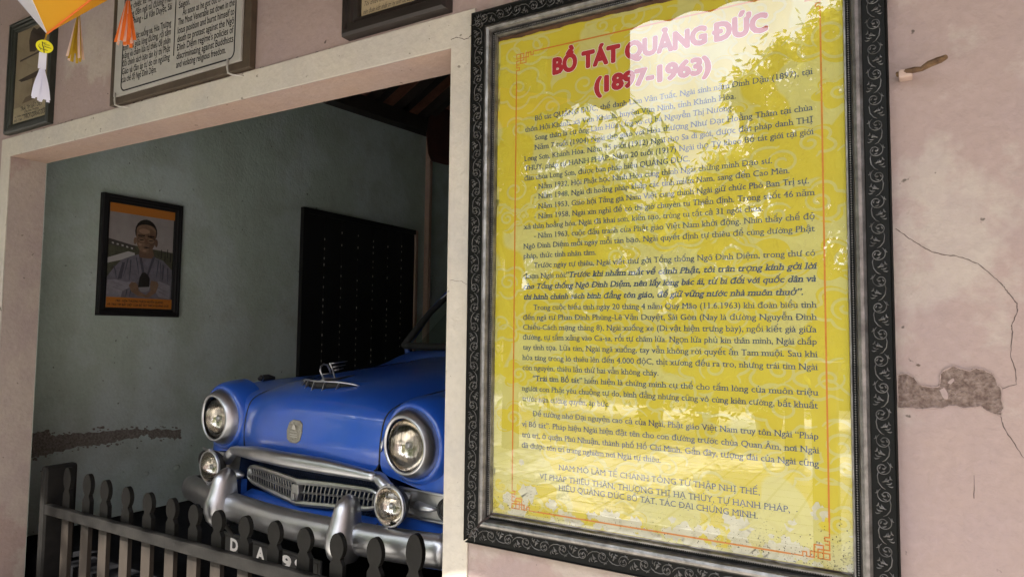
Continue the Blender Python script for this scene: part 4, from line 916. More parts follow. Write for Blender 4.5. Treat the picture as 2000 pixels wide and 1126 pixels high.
def top_z(u, v):
    best = None
    for t in (T_h, T_b):
        h = t.ray_cast(Vector((u, v, 2.0)), Vector((0, 0, -1)), 2.0)
        if h[0] and (best is None or h[0].z > best): best = h[0].z
    return best if best is not None else 1.0
# shut line of the bonnet
for s in (1, -1):
    pts = []
    e = hood_o.evaluated_get(bpy.context.evaluated_depsgraph_get()); me = e.to_mesh()
    cnt = {}
    for p in me.polygons:
        for k in p.edge_keys: cnt[k] = cnt.get(k, 0) + 1
    vs = set(i for k, c in cnt.items() if c == 1 for i in k)
    edge = sorted([me.vertices[i].co.copy() for i in vs if me.vertices[i].co.x * s > 0.40], key=lambda c: c.y + c.z * 0.8)
    e.to_mesh_clear()
    edge = [c for c in edge if abs(c.x) > 0.455 and c.y < 1.23]
    mb = MB(); mb.tube(edge, 0.0042, 6); obj("shut_line", mb, M['rubber'], car)
# headlamps
def lamp(name, c, r, rim_r, depth, fog=False):
    root_ = MB()
    if not fog:
        root_.lathe([(r * 0.98, -0.012), (r * 1.03, -0.022), (r * 1.10, -0.016), (r * 1.22, 0.010), (rim_r, 0.052), (rim_r * 1.02, 0.085), (rim_r * 1.01, 0.12)], c, n=40)
        for i, (x, y, z) in enumerate(root_.v):                # peaked brow
            t = max(0.0, (z - c[2]) / rim_r); root_.v[i] = (x, y - 0.022 * t * t, z + 0.012 * t * t)
    else:
        root_.lathe([(r * 0.96, -0.004), (r * 1.04, -0.006), (r * 1.07, 0.006), (r * 0.98, 0.016)], c, n=36)
    o = obj(name, root_, M['chrome'], car, smooth=True)
    if not fog:
        cw = MB(); cw.lathe([(rim_r - 0.004, 0.040), (rim_r + 0.004, 0.030), (rim_r + 0.011, 0.031), (rim_r + 0.019, 0.042), (rim_r + 0.028, 0.066), (rim_r + 0.036, 0.11), (rim_r + 0.040, 0.18)], c, n=48)
        for i, (x, y, z) in enumerate(cw.v):
            t = max(0.0, (z - c[2]) / rim_r); cw.v[i] = (x, y - 0.016 * t * t, z + 0.008 * t * t)
        obj("lamp_cowl", cw, M['blue'], o, smooth=True)
    mb = MB(); mb.lathe([(r * 1.0, 0.004), (r * 0.86, 0.03), (r * 0.55, 0.052), (r * 0.22, 0.06), (0.0005, 0.06)], c, n=32); obj("reflector", mb, M['reflector'], o, smooth=True)
    mb = MB(); mb.sphere((c[0], c[1] + 0.02, c[2]), r * 0.16, 10, 8); obj("bulb", mb, M['chrome'], o, smooth=True)
    n = 44; rows = []                                           # fluted lens, domed forward
    for i in range(21):
        z = -1 + 2 * i / 20; hw = math.sqrt(max(0, 1 - z * z)); row = []
        for j in range(n + 1):
            x = (-1 + 2 * j / n) * hw; q = x * x + z * z
            flute = 0.0030 * (1 - q) * math.cos((x / 1.0) * 34) * (1 if abs(z) < 0.72 else 0.4)
            row.append((c[0] + x * r, c[1] - 0.020 * (1 - q) - flute - 0.002, c[2] + z * r))
        rows.append(row)
    mb = MB(); mb.grid(rows); obj("lens", mb, M['lens'], o, smooth=True)
    return o
m, n_, l_, b_ = _new("lens_glass"); b_.inputs["Transmission Weight"].default_value = 0.0
fr_ = n_.new("ShaderNodeFresnel"); fr_.inputs["IOR"].default_value = 1.55; tr_ = n_.new("ShaderNodeBsdfRefraction"); tr_.inputs["IOR"].default_value = 1.18; tr_.inputs["Color"].default_value = (0.92, 0.92, 0.92, 1)
gl_ = n_.new("ShaderNodeBsdfGlossy"); gl_.inputs["Roughness"].default_value = 0.03; mx_ = n_.new("ShaderNodeMixShader")
l_.new(fr_.outputs[0], mx_.inputs[0]); l_.new(tr_.outputs[0], mx_.inputs[1]); l_.new(gl_.outputs[0], mx_.inputs[2]); l_.new(mx_.outputs[0], n_["Material Output"].inputs[0]); n_.remove(b_)
M['lens'] = m
for s in (-1, 1):
    lamp("headlamp", (0.676 * s, 0.0, 0.847), 0.106, 0.142, 0.05)
# upper grille moulding (V in plan)
def gv(u): return -0.075 + 0.21 * abs(u) ** 1.25 * 0.85
path = [(-.505 + 1.01 * i / 48) for i in range(49)]
mb = MB(); P = [(u, gv(u) - 0.006, 0.726 - 0.10 * u * u ) for u in path]
rr = [0.034 * (0.62 + 0.38 * min(1, (0.505 - abs(u)) / 0.25)) for u in path]
mb.tube(P, rr, 14, 1.0); obj("grille_moulding", mb, M['chrome'], car, smooth=True)
for s in (-1, 1):
    mb = MB(); mb.tube([(s * .497, .010, .706), (s * .525, .004, .694), (s * .555, .004, .668), (s * .595, .018, .640), (s * .66, .035, .628)], [0.022, 0.029, 0.030, 0.027, 0.022], 14, 0.9); obj("corner_moulding", mb, M['chrome'], car, smooth=True)
# grille mouth: recess, mesh, grille
mb = MB()
mb.grid([[(-.52, .06, .70), (.52, .06, .70)], [(-.52, .22, .70), (.52, .22, .70)], [(-.50, .24, .47), (.50, .24, .47)], [(-.52, .02, .47), (.52, .02, .47)]])
for s in (-1, 1): mb.add([(s * .52, .05, .71), (s * .52, .24, .71), (s * .52, .24, .46), (s * .52, .02, .46)], [(0, 1, 2, 3)])
obj("grille_recess", mb, mat("recess_paint", (0.006, 0.016, 0.055), 0.5), car)
mb = MB(); zz0, zz1 = .475, .70
for k in range(-46, 47):
    for sl in (-1, 1):
        x = k * 0.0165; x1 = x + sl * 0.13
        if abs(x) > .56: continue
        yv = lambda u: 0.115 + 0.05 * abs(u)
        mb.beam((max(-.51, min(.51, x)), yv(x) + 0.001 * sl, zz0), (max(-.51, min(.51, x1)), yv(x1) + 0.001 * sl, zz1), 0.0028, 0.0018, (0, 1, 0))
obj("grille_mesh", mb, mat("mesh_paint", (0.025, 0.045, 0.10), 0.5), car)
def gq(u): return -0.012 + 0.135 * abs(u)
GH = lambda u: 0.040 * (1 - 0.30 * (abs(u) / 0.46) ** 2) if abs(u) < 0.40 else 0.040 * (1 - 0.30 * (abs(u) / 0.46) ** 2) * math.sqrt(max(0.0, 1 - ((abs(u) - 0.40) / 0.072) ** 2))
GC = 0.568
def gc(u): return GC + 0.020 * (abs(u) / 0.46)
N = 44
us = [-.47 + .94 * i / N for i in range(N + 1)]
def gbar(f0, f1, d=0.0):
    """horizontal band of the grille between height fractions f0..f1"""
    mb.grid([[(u, gq(u) + 0.014 + d, gc(u) + f0 * (GH(u) + .012)) for u in us], [(u, gq(u) + d, gc(u) + f0 * (GH(u) + .012)) for u in us], [(u, gq(u) - 0.004 + d, gc(u) + (f0 + f1) / 2 * (GH(u) + .012)) for u in us], [(u, gq(u) + d, gc(u) + f1 * (GH(u) + .012)) for u in us], [(u, gq(u) + 0.014 + d, gc(u) + f1 * (GH(u) + .012)) for u in us]])
mb = MB(); gbar(0.70, 1.15); gbar(-1.15, -0.72); gbar(-0.07, 0.07, 0.003)
k = 17
for s in (-1, 1):
    for i in range(1, k + 1):
        u = s * (0.018 + (0.43 - 0.018) * i / k)
        for f0, f1 in ((-.78, -.04), (.04, .76)):
            h = GH(u) + .012; sl = 0.006 * s if f0 > 0 else 0
            a = Vector((u, gq(u) + 0.005, gc(u) + f0 * h)); b = Vector((u + sl + (0.006 * s if f0 < 0 else 0.006 * s), gq(u) + 0.005, gc(u) + f1 * h)); mb.beam(a, b, 0.0055, 0.004, (0, 1, 0))
    mb.sphere((s * .455, gq(.455) + 0.006, gc(.455)), 0.028, 10, 8, (0.6, 0.45, 1))
obj("grille", mb, M['alu'], car, smooth=False)
mb = MB(); mb.prism([(0.0 + x, -0.020, GC + z) for x, z in ((-.020, .036), (.020, .036), (.026, 0.0), (.014, -.032), (0, -.042), (-.014, -.032), (-.026, 0))], (0, 0.03, 0)); mb.prism([(x, -0.034, GC + z) for x, z in ((-.012, .0), (.012, .0), (.012, -.028), (0, -.036), (-.012, -.028))], (0, 0.02, 0)); obj("grille_emblem", mb, M['alu'], car, bevel=0.003)
for s in (-1, 1):
    mb = MB(); mb.tube([(s * .475, .035, .575), (s * .49, .030, .575), (s * .52, .028, .576), (s * .55, .032, .580), (s * .58, .04, .584)], [0.004, 0.020, 0.028, 0.020, 0.006], 12, 0.9); obj("grille_pod", mb, M['chrome'], car, smooth=True)
    mb = MB(); mb.tube([(s * .70, .045, .605), (s * .74, .03, .606), (s * .78, .03, .606), (s * .815, .045, .605)], [0.020, 0.020, 0.014, 0.003], 12, 0.9); obj("side_pod", mb, M['chrome'], car, smooth=True)
    # side panel beside the grille with indicator lamp
    mb = MB(); mb.grid([[(s * u, 0.035 + 0.9 * max(0, u - .80) ** 1.6 + 0.015, z) for u in (.52, .60, .68, .76, .84, .89)] for z in (.555, .60, .662)]); obj("side_panel", mb, M['alu'], car, smooth=True)
    for z in (.664, .556):
        mb = MB(); mb.tube([(s * u, 0.042 + 0.9 * max(0, u - .80) ** 1.6, z) for u in (.60, .66, .72, .78, .84, .895)], 0.006, 8); obj("trim_strip", mb, M['chrome'], car, smooth=True)
    mb = MB(); mb.lathe([(0.036, -0.004), (0.042, -0.010), (0.046, 0.0), (0.046, 0.03)], (s * .852, .045, .610), n=24); il = obj("indicator_lamp", mb, M['rubber'], car, smooth=True)
    mb = MB(); mb.lathe([(0.036, 0.0), (0.020, -0.006), (0.012, -0.012), (0.0005, -0.013)], (s * .852, .045, .610), n=20); obj("indicator_lens", mb, M['darkmetal'], il, smooth=True)
# lower apron
mb = MB(); mb.grid([[(u, 0.03 + 0.11 * abs(u), .505) for u in us], [(u, -0.03 + 0.12 * abs(u), .490) for u in us], [(u, -0.035 + 0.12 * abs(u), .465) for u in us], [(u, 0.04 + 0.1 * abs(u), .40) for u in us]])
obj("apron", mb, M['blue'], car, smooth=True)
for s in (-1, 1):
    mb = MB(); mb.grid([[(s * u, .05 + max(0, u - .7) * .3, z) for u in (.47, .6, .75, .89)] for z in (.555, .47, .36)]); obj("lower_wing", mb, M['blue'], car, smooth=True)
# bumper
def bv(u):
    a = abs(u); return -0.135 + 0.10 * (a / 0.9) ** 2.2
bp_ = []
for i in range(61):
    u = -0.90 + 1.80 * i / 60; bp_.append((u, bv(u)))
for j in range(1, 7): bp_.insert(0, (-0.90 - 0.02 * math.sin(j / 6 * 1.5), bv(.9) + 0.045 * j)); bp_.append((0.90 + 0.02 * math.sin(j / 6 * 1.5), bv(.9) + 0.045 * j))
sec = [(0.050, .066), (0.020, .064), (0.000, .046), (-0.010, .018), (-0.010, -.012), (0.002, -.042), (0.024, -.060), (0.050, -.064)]
mb = MB(); rows = []
for i, (u, v) in enumerate(bp_):
    a = Vector(bp_[max(0, i - 1)]); b = Vector(bp_[min(len(bp_) - 1, i + 1)]); t = (b - a).normalized(); nrm = Vector((-t.y, t.x))  # backward-pointing normal
    if nrm.y < 0: nrm = -nrm
    if abs(u) > .9: nrm = Vector((-1 if u > 0 else 1, 0.25)).normalized()
    zc = 0.452 + 0.012 * (abs(u) / .9)
    rows.append([(u + nrm.x * d, v + nrm.y * d, zc + h) for d, h in sec])
mb.grid(rows); obj("bumper", mb, M['chrome'], car, smooth=True)
for s in (-1, 1):
    prof_ = [(.372, .044, .055), (.40, .058, .080), (.44, .063, .094), (.48, .061, .094), (.505, .055, .084), (.53, .050, .076), (.56, .047, .070), (.59, .042, .062), (.612, .034, .050), (.628, .021, .030), (.636, .009, .011), (.638, .002, .002)]
    rows = []
    for z, w, d in prof_:
        rows.append([(s * .437 + w * math.sin(a) * (1.0), -0.118 + (0.0 if z < .5 else (z - .5) * .10) - d * math.cos(a) * (1.0) + 0.02, z) for a in [(-2.2 + 4.4 * i / 16) for i in range(17)]])
    mb = MB(); mb.grid(rows); obj("overrider", mb, M['chrome'], car, smooth=True)
# fog lamps on short stalks
for s in (-1, 1):
    c = (s * .638, -0.055, .612)
    o = lamp("fog_lamp", c, 0.078, 0.08, 0.04, fog=True)
    mb = MB(); mb.lathe([(0.080, 0.012), (0.074, 0.035), (0.052, 0.062), (0.02, 0.075), (0.0005, 0.076)], c, n=28); obj("bowl", mb, M['darkmetal'], o, smooth=True)
    mb = MB(); mb.tube([(c[0], c[1] + 0.03, c[2] - 0.06), (c[0], c[1] + 0.03, c[2] - 0.13)], 0.012, 8); obj("stalk", mb, M['darkmetal'], o)
    mb = MB(); mb.box((c[0] - 0.008, c[1] - 0.006, c[2] + 0.074), (c[0] + 0.008, c[1] + 0.012, c[2] + 0.090)); obj("clip", mb, M['chrome'], o)
    mb = MB(); mb.tube([(c[0], c[1] - 0.010, c[2] - 0.086), (c[0], c[1] + 0.014, c[2] - 0.086)], 0.008, 8); obj("clamp_screw", mb, M['chrome'], o)
# bonnet scoop
V0 = 0.085
def scoop_u(a): return 0.205 * a
ed = []
for i in range(25):
    a = -1 + 2 * i / 24; u = scoop_u(a); vz = V0 + 0.085 * abs(a) ** 1.8; base = top_z(u, vz); ed.append((u, vz, base + 0.036 * (1 - abs(a) ** 2.2) + 0.001))
mb = MB(); mb.tube(ed, 0.0042, 8); sc_o = obj("bonnet_scoop", mb, M['chrome'], car, smooth=True)
mb = MB(); rows = [[e_ for e_ in ed]]
for t in (0.35, 0.7, 1.0):
    rows.append([(u * (1 + 0.10 * t), v + 0.11 * t, top_z(u * (1 + 0.10 * t), v + 0.11 * t) + (z - top_z(u, v)) * (1 - t) ** 1.2 + 0.0008) for u, v, z in ed])
mb.grid(rows); obj("scoop_cowl", mb, M['blue'], sc_o, smooth=True)
mb = MB(); mb.grid([[(u, v + 0.020, z - 0.002) for u, v, z in ed], [(u, v + 0.015, top_z(u, v + 0.02) + 0.0005) for u, v, z in ed], [(u, v - 0.0, top_z(u, v) + 0.0012) for u, v, z in ed]]); obj("scoop_throat", mb, M['rubber'], sc_o)
for a in (-.66, -.36, -.05, .3, .62):
    i = int((a + 1) * 12); u, v, z = ed[i]; mb = MB(); b0 = top_z(u, v - 0.018)
    mb.prism([(u - 0.002, v, z), (u - 0.002, v - 0.004, z - 0.010), (u - 0.002, v - 0.018, b0), (u - 0.002, v + 0.006, top_z(u, v + .006))], (0.004, 0, 0)); obj("vane", mb, M['chrome'], sc_o)
# winged bonnet mascot: bent-wire letter A with three streaks
zb = top_z(0, 0.14) + 0.012
mb = MB(); mb.tube([(0, .115, zb - 0.006), (0, .13, zb + 0.004), (0, .20, zb + 0.002), (0, .32, top_z(0, .32) + 0.004)], [0.014, 0.018, 0.014, 0.003], 10); mas = obj("mascot", mb, M['chrome'], car, smooth=True)
mb = MB(); w = [(0, .130, zb + .008), (0, .118, zb + .030), (0, .106, zb + .052), (0, .108, zb + .072), (0, .124, zb + .084), (0, .146, zb + .080), (0, .160, zb + .060), (0, .170, zb + .036)]
mb.tube(w, 0.0045, 8); mb.tube([(0.002, .160, zb + .088), (0.002, .176, zb + .060), (0.002, .192, zb + .020), (0.002, .196, zb + .006)], 0.0042, 8); mb.tube([(0, .122, zb + .036), (0, .185, zb + .040)], 0.003, 6)
for k_, z in enumerate((.086, .068, .052)): mb.tube([(0.002, .17 + .01 * k_, zb + z), (0.002, .27 - .012 * k_, zb + z + .008)], [0.0035, 0.0015], 6)
obj("mascot_wing", mb, M['chrome'], mas, smooth=True)
# nose badge
bv0 = front_v(0, .846)
mb = MB(); pts = [(-.046, .036), (-.024, .049), (.024, .049), (.046, .036), (.054, .0), (.046, -.038), (.022, -.052), (-.022, -.052), (-.046, -.038), (-.054, 0)]
mb.prism([(x, front_v(x, .846 + z) - 0.005, .846 + z) for x, z in pts], (0, 0.008, 0)); bd = obj("nose_badge", mb, mat("pitted_badge", (0.34, 0.325, 0.27), 0.55, 0.4, vscale=60, second=(0.20, 0.19, 0.165), bump=0.5, bscale=120), car, bevel=0.002)
mb = MB(); mb.prism([(x, bv0 - 0.0075, .846 + z) for x, z in ((-.014, .012), (-.004, .030), (.006, .030), (.016, .012), (.006, .008), (-.006, .008))], (0, 0.003, 0))
for z in (-.004, -.016, -.026): mb.box((-.026, bv0 - 0.0072, .846 + z), (.026, bv0 - 0.0045, .846 + z + 0.003))
obj("relief", mb, M['steel'], bd)
mb = MB(); mb.tube([(.497, front_v(.497, .80) - .006, .80), (.500, front_v(.5, .83) - .010, .83), (.505, front_v(.505, .86) - .006, .86)], [0.004, 0.007, 0.003], 8); obj("bonnet_catch", mb, M['chrome'], car, smooth=True)
# marker lamp on the wing
for s in (-1, 1):
    z = top_z(s * .72, .30); mb = MB(); mb.tube([(s * .72, .27, z + .012), (s * .72, .285, z + .016), (s * .72, .33, z + .017), (s * .72, .37, z + .012)], [0.010, 0.017, 0.018, 0.010], 10); ml = obj("marker_lamp", mb, M['rubber'], car, smooth=True)
    mb = MB(); mb.lathe([(0.0175, 0.0), (0.019, 0.004), (0.0175, 0.008)], (s * .72, .283, z + .016), n=16); obj("marker_ring", mb, M['chrome'], ml, smooth=True)
# number plate
mb = MB(); mb.box((-.40, -.118, .245), (.31, -.106, .350)); np_ = obj("number_plate", mb, M['plate'], car, bevel=0.004)
for ch, u_ in (("D", -.303), ("B", -.205), ("A", -.100), ("5", .002), ("9", .088), ("9", .176)):
    mb = MB(); put_text(mb, ch, (u_ - .027, -.1190, .276), .054, 0.052, weight=0.045); obj("plate_character", mb, M['white'], np_)
mb = MB(); mb.tube([(-.385, -.1185, .26), (-.385, -.1185, .335), (.295, -.1185, .335), (.295, -.1185, .26), (-.385, -.1185, .26)], 0.003, 6); obj("plate_rim", mb, M['darkmetal'], np_)
for x in (-.325, .03):
    mb = MB(); mb.tube([(x, -.112, .34), (x - .004, -.125, .365), (x, -.150, .392), (x + .002, -.158, .405)], 0.011, 8); obj("plate_strap", mb, M['darkmetal'], np_)
# cabin
def arc(v, z, hw, bulge, n=14): return [(-hw + 2 * hw * i / n, v + bulge * ((-1 + 2 * i / n) ** 2), z) for i in range(n + 1)]
w0, w1 = arc(1.34, 1.205, .770, .12), arc(1.74, 1.605, .690, .15)
mb = MB(); rows = []
for t in (0, .25, .5, .75, 1): rows.append([(a[0] + (b[0] - a[0]) * t, a[1] + (b[1] - a[1]) * t - .03 * math.sin(math.pi * t) * 0, a[2] + (b[2] - a[2]) * t + .03 * math.sin(math.pi * t)) for a, b in zip(w0, w1)])
mb.grid(rows); obj("windscreen", mb, M['carglass'], car, smooth=True)
ring = [Vector(p) for p in rows[0]] + [Vector(r_[-1]) for r_ in rows[1:-1]] + [Vector(p) for p in rows[-1]][::-1] + [Vector(r_[0]) for r_ in rows[1:-1]][::-1]; ring.append(ring[0])
mb = MB(); mb.tube(ring, 0.024, 8); obj("windscreen_seal", mb, M['rubber'], car, smooth=True)
mb = MB(); mb.tube([p + Vector((0, -.010, .016)) for p in ring[14:34]], 0.006, 6); obj("windscreen_trim", mb, M['chrome'], car, smooth=True)
roofm = MB()
RV = [(1.735, 1.648, .725), (1.80, 1.685, .735), (2.3, 1.745, .745), (2.9, 1.73, .72), (3.3, 1.66, .66)]
roofm.grid([[(hw * c, v + (.15 * c * c if i < 2 else 0), z - .055 * abs(c) ** 2.5) for c in (-1, -.8, -.4, 0, .4, .8, 1)] for i, (v, z, hw) in enumerate(RV)])
obj("roof", roofm, M['blue'], car, smooth=True, sub=2)
for s in (-1, 1):
    for nm, pts, r_ in (("front_pillar", [(s * .770, 1.50, 1.12), (s * .785, 1.50, 1.20), (s * .755, 1.70, 1.435), (s * .718, 1.90, 1.615), (s * .70, 2.10, 1.68)], .024), ("door_pillar", [(s * .76, 2.40, 1.10), (s * .73, 2.40, 1.38), (s * .69, 2.40, 1.63)], .030), ("rear_pillar", [(s * .76, 3.50, 1.10), (s * .70, 3.40, 1.38), (s * .60, 3.25, 1.62)], .07)):
        mb = MB(); mb.tube(pts, r_, 8, 1.0); obj(nm, mb, M['blue'], car, smooth=True)
    mb = MB(); mb.add([(s * .755, 1.52, 1.16), (s * .76, 2.38, 1.13), (s * .70, 2.38, 1.60), (s * .69, 1.98, 1.57)], [(0, 1, 2, 3)]); mb.add([(s * .76, 2.42, 1.13), (s * .76, 3.44, 1.13), (s * .63, 3.22, 1.60), (s * .65, 2.42, 1.63)], [(0, 1, 2, 3)]); obj("side_window", mb, M['carglass'], car)
    for v in (.95, 3.85):
        mb = MB(); mb.lathe([(.20, -.09), (.30, -.10), (.36, -.06), (.37, 0), (.36, .06), (.30, .10), (.20, .09)], (0, 0, 0), n=36)
        mb.v = [(s * .74 + y, v + x, .37 + z) for x, y, z in mb.v]; wh = obj("wheel", mb, M['rubber'], car, smooth=True)
        mb = MB(); mb.lathe([(.21, -.085), (.16, -.05), (.10, -.07), (.0005, -.08)], (0, 0, 0), n=30); mb.v = [(s * .74 - s * y, v + x, .37 + z) for x, y, z in mb.v]; obj("rim", mb, M['chrome'], wh, smooth=True)
mb = MB(); mb.grid([[(x, 3.32 - .06 * x * x, 1.62) for x in (-.55, -.2, .2, .55)], [(x, 3.62 - .06 * x * x, 1.17) for x in (-.66, -.2, .2, .66)]]); obj("rear_window", mb, M['carglass'], car, smooth=True)
mb = MB(); mb.box((-.66, 2.35, .80), (.66, 2.47, 1.28)); mb.box((-.66, 3.2, .80), (.66, 3.3, 1.25)); obj("seat_back", mb, mat("seat_leather", (0.03, 0.02, 0.018), 0.6), car, bevel=0.04)

# ------------------------------------------------------------------ hanging lantern and tassels
def ribbon_tassel(name, label, top, length, spread, mats, parent=None, n=16, seed=1, wid=0.009, string=None):
    rr = random.Random(seed)
    root = empty(name, label, "tassel", tuple(top), group=None) if parent is None else parent
    O = Vector((0, 0, 0)) if parent is None else Vector(top) - Vector(parent.location)
    for mi, m in enumerate(mats):
        mb = MB()
        for i in range(mi, n, len(mats)):
            a = 2 * math.pi * i / n + rr.uniform(-.2, .2); q = rr.uniform(.35, 1) * spread; L = length * rr.uniform(.86, 1.02); rows = []
            tx, ty = -math.sin(a), math.cos(a)
            if rr.random() < .6: tx, ty = math.cos(YAW) * .9, math.sin(YAW) * .9
            for j in range(7):
                t = j / 6; d = q * (t ** 1.15) + 0.004; w_ = wid * (0.45 + 0.55 * min(1, t * 2.2)) / 2
                c = Vector((math.cos(a) * d, math.sin(a) * d * .8, -L * t)); rows.append([O + c + Vector((tx, ty, 0)) * w_, O + c - Vector((tx, ty, 0)) * w_])
            mb.grid(rows)
        obj("ribbons", mb, m, root)
    if string:
        mb = MB(); mb.tube([O + Vector((0, 0, -0.01)), O + Vector((0, 0, string))], 0.0016, 5); obj("string", mb, M['ink'], root)
    return root
LY = -0.85
apex = pix(92, 66, LY); eL = pix(35, 0, LY); ridge = pix(80, 0, LY - 0.02); eR = pix(177, 0, LY + 0.0)
sc_ = (pix(177, 0, LY) - apex).length
lan = empty("paper_lantern", "white and yellow paper lantern hanging by the wall with a white tassel", "lantern", tuple(apex)); O = apex
h = 0.17; rL = 0.24
dL = (eL - apex); dL = dL / dL.z * h; dR = (eR - apex); dR = dR / dR.z * h; dM = (ridge - apex); dM = dM / dM.z * h + Vector((0, -0.05, 0))
dB = (dL + dR) * 0.5 + Vector((0.0, 0.14, 0)); topp = (dL + dR) * 0.5 + Vector((0, 0, h * 1.6 - h)); topp.z = 2 * h
mb = MB(); mb.add([Vector(), dL, dM], [(0, 1, 2)]); mb.add([dL, dM, topp], [(0, 1, 2)]); obj("white_panel", mb, M['lwhite'], lan)
mb = MB(); mb.add([Vector(), dM, dR], [(0, 1, 2)]); mb.add([dM, dR, topp], [(0, 1, 2)]); mb.add([Vector(), dR, dB], [(0, 1, 2)]); mb.add([dR, dB, topp], [(0, 1, 2)]); obj("yellow_panel", mb, M['lyellow'], lan)
mb = MB(); mb.add([Vector(), dB, dL], [(0, 1, 2)]); mb.add([dB, dL, topp], [(0, 1, 2)]); obj("white_panel", mb, M['lwhite'], lan)
mb = MB()
mb.tube([Vector(), dR], 0.0028, 6); mb.tube([dR, topp], 0.0028, 6); obj("edge_ribbon", mb, M['lorange'], lan)
mb = MB(); mb.tube([Vector(), dL], 0.0015, 6); mb.tube([Vector(), dM], 0.0015, 6); obj("edge_rib", mb, M['lwhite'], lan)
dc = pix(87, 91, LY - 0.01) - O
mb = MB(); mb.tube([Vector((0.004, 0, -0.002)), Vector((0.001, 0, 0.002)), Vector((-0.005, 0, -0.004)), Vector((-0.006, 0, -0.012)), dc + Vector((-0.002, 0, 0.016))], 0.0022, 6); obj("cord", mb, M['lgold'], lan)
nv = (CAM - (O + dc)).normalized(); nv.z *= 0.3; nv.normalize(); e1 = nv.cross(Vector((0, 0, 1))).normalized(); e2 = e1.cross(nv) * -1
rd = (pix(103, 91, LY - 0.01) - pix(87, 91, LY - 0.01)).length * 0.42
mb = MB(); mb.prism([dc + e1 * (rd * math.cos(a) * 1.05) + e2 * (rd * math.sin(a) * .92) for a in [2 * math.pi * i / 24 for i in range(24)]], -nv * 0.002); card = obj("paper_disc", mb, M['disc'], lan)
mb = MB()
for pts in ([(.0, .9), (.1, .2), (.25, -.1), (.3, -.6)], [(-.8, .1), (-.3, .05), (.1, -.05)], [(-.6, -.3), (-.1, -.25), (.1, -.4)], [(-.4, .5), (.2, .45), (.6, .3)], [(-.2, -.5), (.3, -.45)], [(.4, .6), (.7, .1), (.6, -.2)]):
    mb.tube([dc + nv * 0.0008 + e1 * (rd * x) + e2 * (rd * y) for x, y in pts], 0.0007 if pts[0][0] else 0.0012, 5)
obj("pen_scribble", mb, M['ink'], card)
tt = pix(84, 103, LY - 0.01)
mb = MB(); t2 = pix(82, 135, LY - 0.01); mb.grid([[tt - O + e1 * .009, tt - O - e1 * .009], [t2 - O + e1 * .010, t2 - O - e1 * .009]]); obj("ribbon_neck", mb, M['whiteribbon'], lan)
Ltas = (pix(82, 200, LY).z - t2.z)
for mi in range(1):
    mb = MB(); rr = random.Random(5)
    for i in range(13):
        a = 2 * math.pi * i / 13; q = rr.uniform(.3, 1) * 0.021; rows = []; L = -Ltas * rr.uniform(.9, 1.03); ox = rr.uniform(-.006, .006)
        for j in range(8):
            t = j / 7; d = q * (0.5 * math.sin(t * 3.0) * 0.5 + t ** 1.3 * 1.0); c = Vector((math.cos(a) * d + ox * (1 - t) + 0.006 * t, math.sin(a) * d, -L * t)); rows.append([t2 - O + c + e1 * .0042, t2 - O + c - e1 * .0042])
        mb.grid(rows)
    obj("white_ribbons", mb, M['whiteribbon'], lan)
mb = MB(); mb.tube([topp, topp + Vector((0, 0, 0.9))], 0.0016, 5); obj("string", mb, M['ink'], lan)
ty = pix(153, 30, -0.7); ln = ty.z - pix(150, 118, -0.7).z
ribbon_tassel("ribbon_tassel", "golden ribbon tassel on a black string beside the lantern", ty, ln, 0.030, [M['lgold'], M['lgold'], M['lpeach']], n=15, seed=3, string=1.2)
ty = pix(250, 2, -0.7); ln = ty.z - pix(250, 86, -0.7).z
ribbon_tassel("ribbon_tassel", "orange and pale peach ribbon tassel hanging before the metal plaque", ty, ln, 0.032, [M['lorange'], M['lpeach'], M['lorange']], n=18, seed=4, string=1.2, wid=0.011)

# ------------------------------------------------------------------ porch roof and the courtyard (seen in the glass)
pr = empty("porch_roof", "sloping timber porch roof over the wall with a scalloped valance", "roof", (-2.5, -1.25, 3.8))
O = Vector(pr.location)
mb = MB(); mb.prism([Vector(p) - O for p in ((-10, 0.0, 4.5), (7, 0.0, 4.5), (7, -2.55, 3.42), (-10, -2.55, 3.42))], (0, 0, 0.06)); obj("boards", mb, mat("porch_boards", (0.10, 0.065, 0.04), 0.7, var=0.3), pr)
mb = MB()
x = -9.9
while x < 7: mb.beam(Vector((x, -0.02, 4.43)) - O, Vector((x, -2.5, 3.38)) - O, 0.07, 0.10); x += 0.6
obj("porch_rafters", mb, M['roofwood'], pr)
poly = []; x = -10.0; i = 0
while x < 7.0:
    poly.append((x, 3.26 + 0.035 * abs(math.sin(i * math.pi / 6)))); x += 0.045; i += 1
mb = MB(); mb.prism([Vector((px_, -2.55, z)) - O for px_, z in poly] + [Vector((7, -2.55, 3.47)) - O, Vector((-10, -2.55, 3.47)) - O], (0, 0.012, 0)); obj("valance", mb, mat("valance_board", (0.12, 0.07, 0.04), 0.7), pr)
for x in (-6.8, 3.2):
    mb = MB(); mb.lathe([(.11, 0), (.11, .08), (.08, .1), (.075, 3.6), (.11, 3.65), (.11, 3.76)], (0, 0, 0), axis='z', n=20); obj("porch_column", mb, M['cream'], pr, smooth=True, loc=Vector((x, -2.35, GROUND)) - O)
mb = MB(); mb.grid([[(-1.62 - 0.62 * i / 10, -2.5 + 0.02 * math.sin(i * 1.4) * (1 - j / 3), 3.3 - (0.55 + 0.05 * math.sin(i * .8)) * j / 3) for i in range(11)] for j in range(4)]); tag(obj("cloth_banner", mb, M['drape'], solid=0.004), "plain dark cloth banner hanging from the porch valance", "banner")
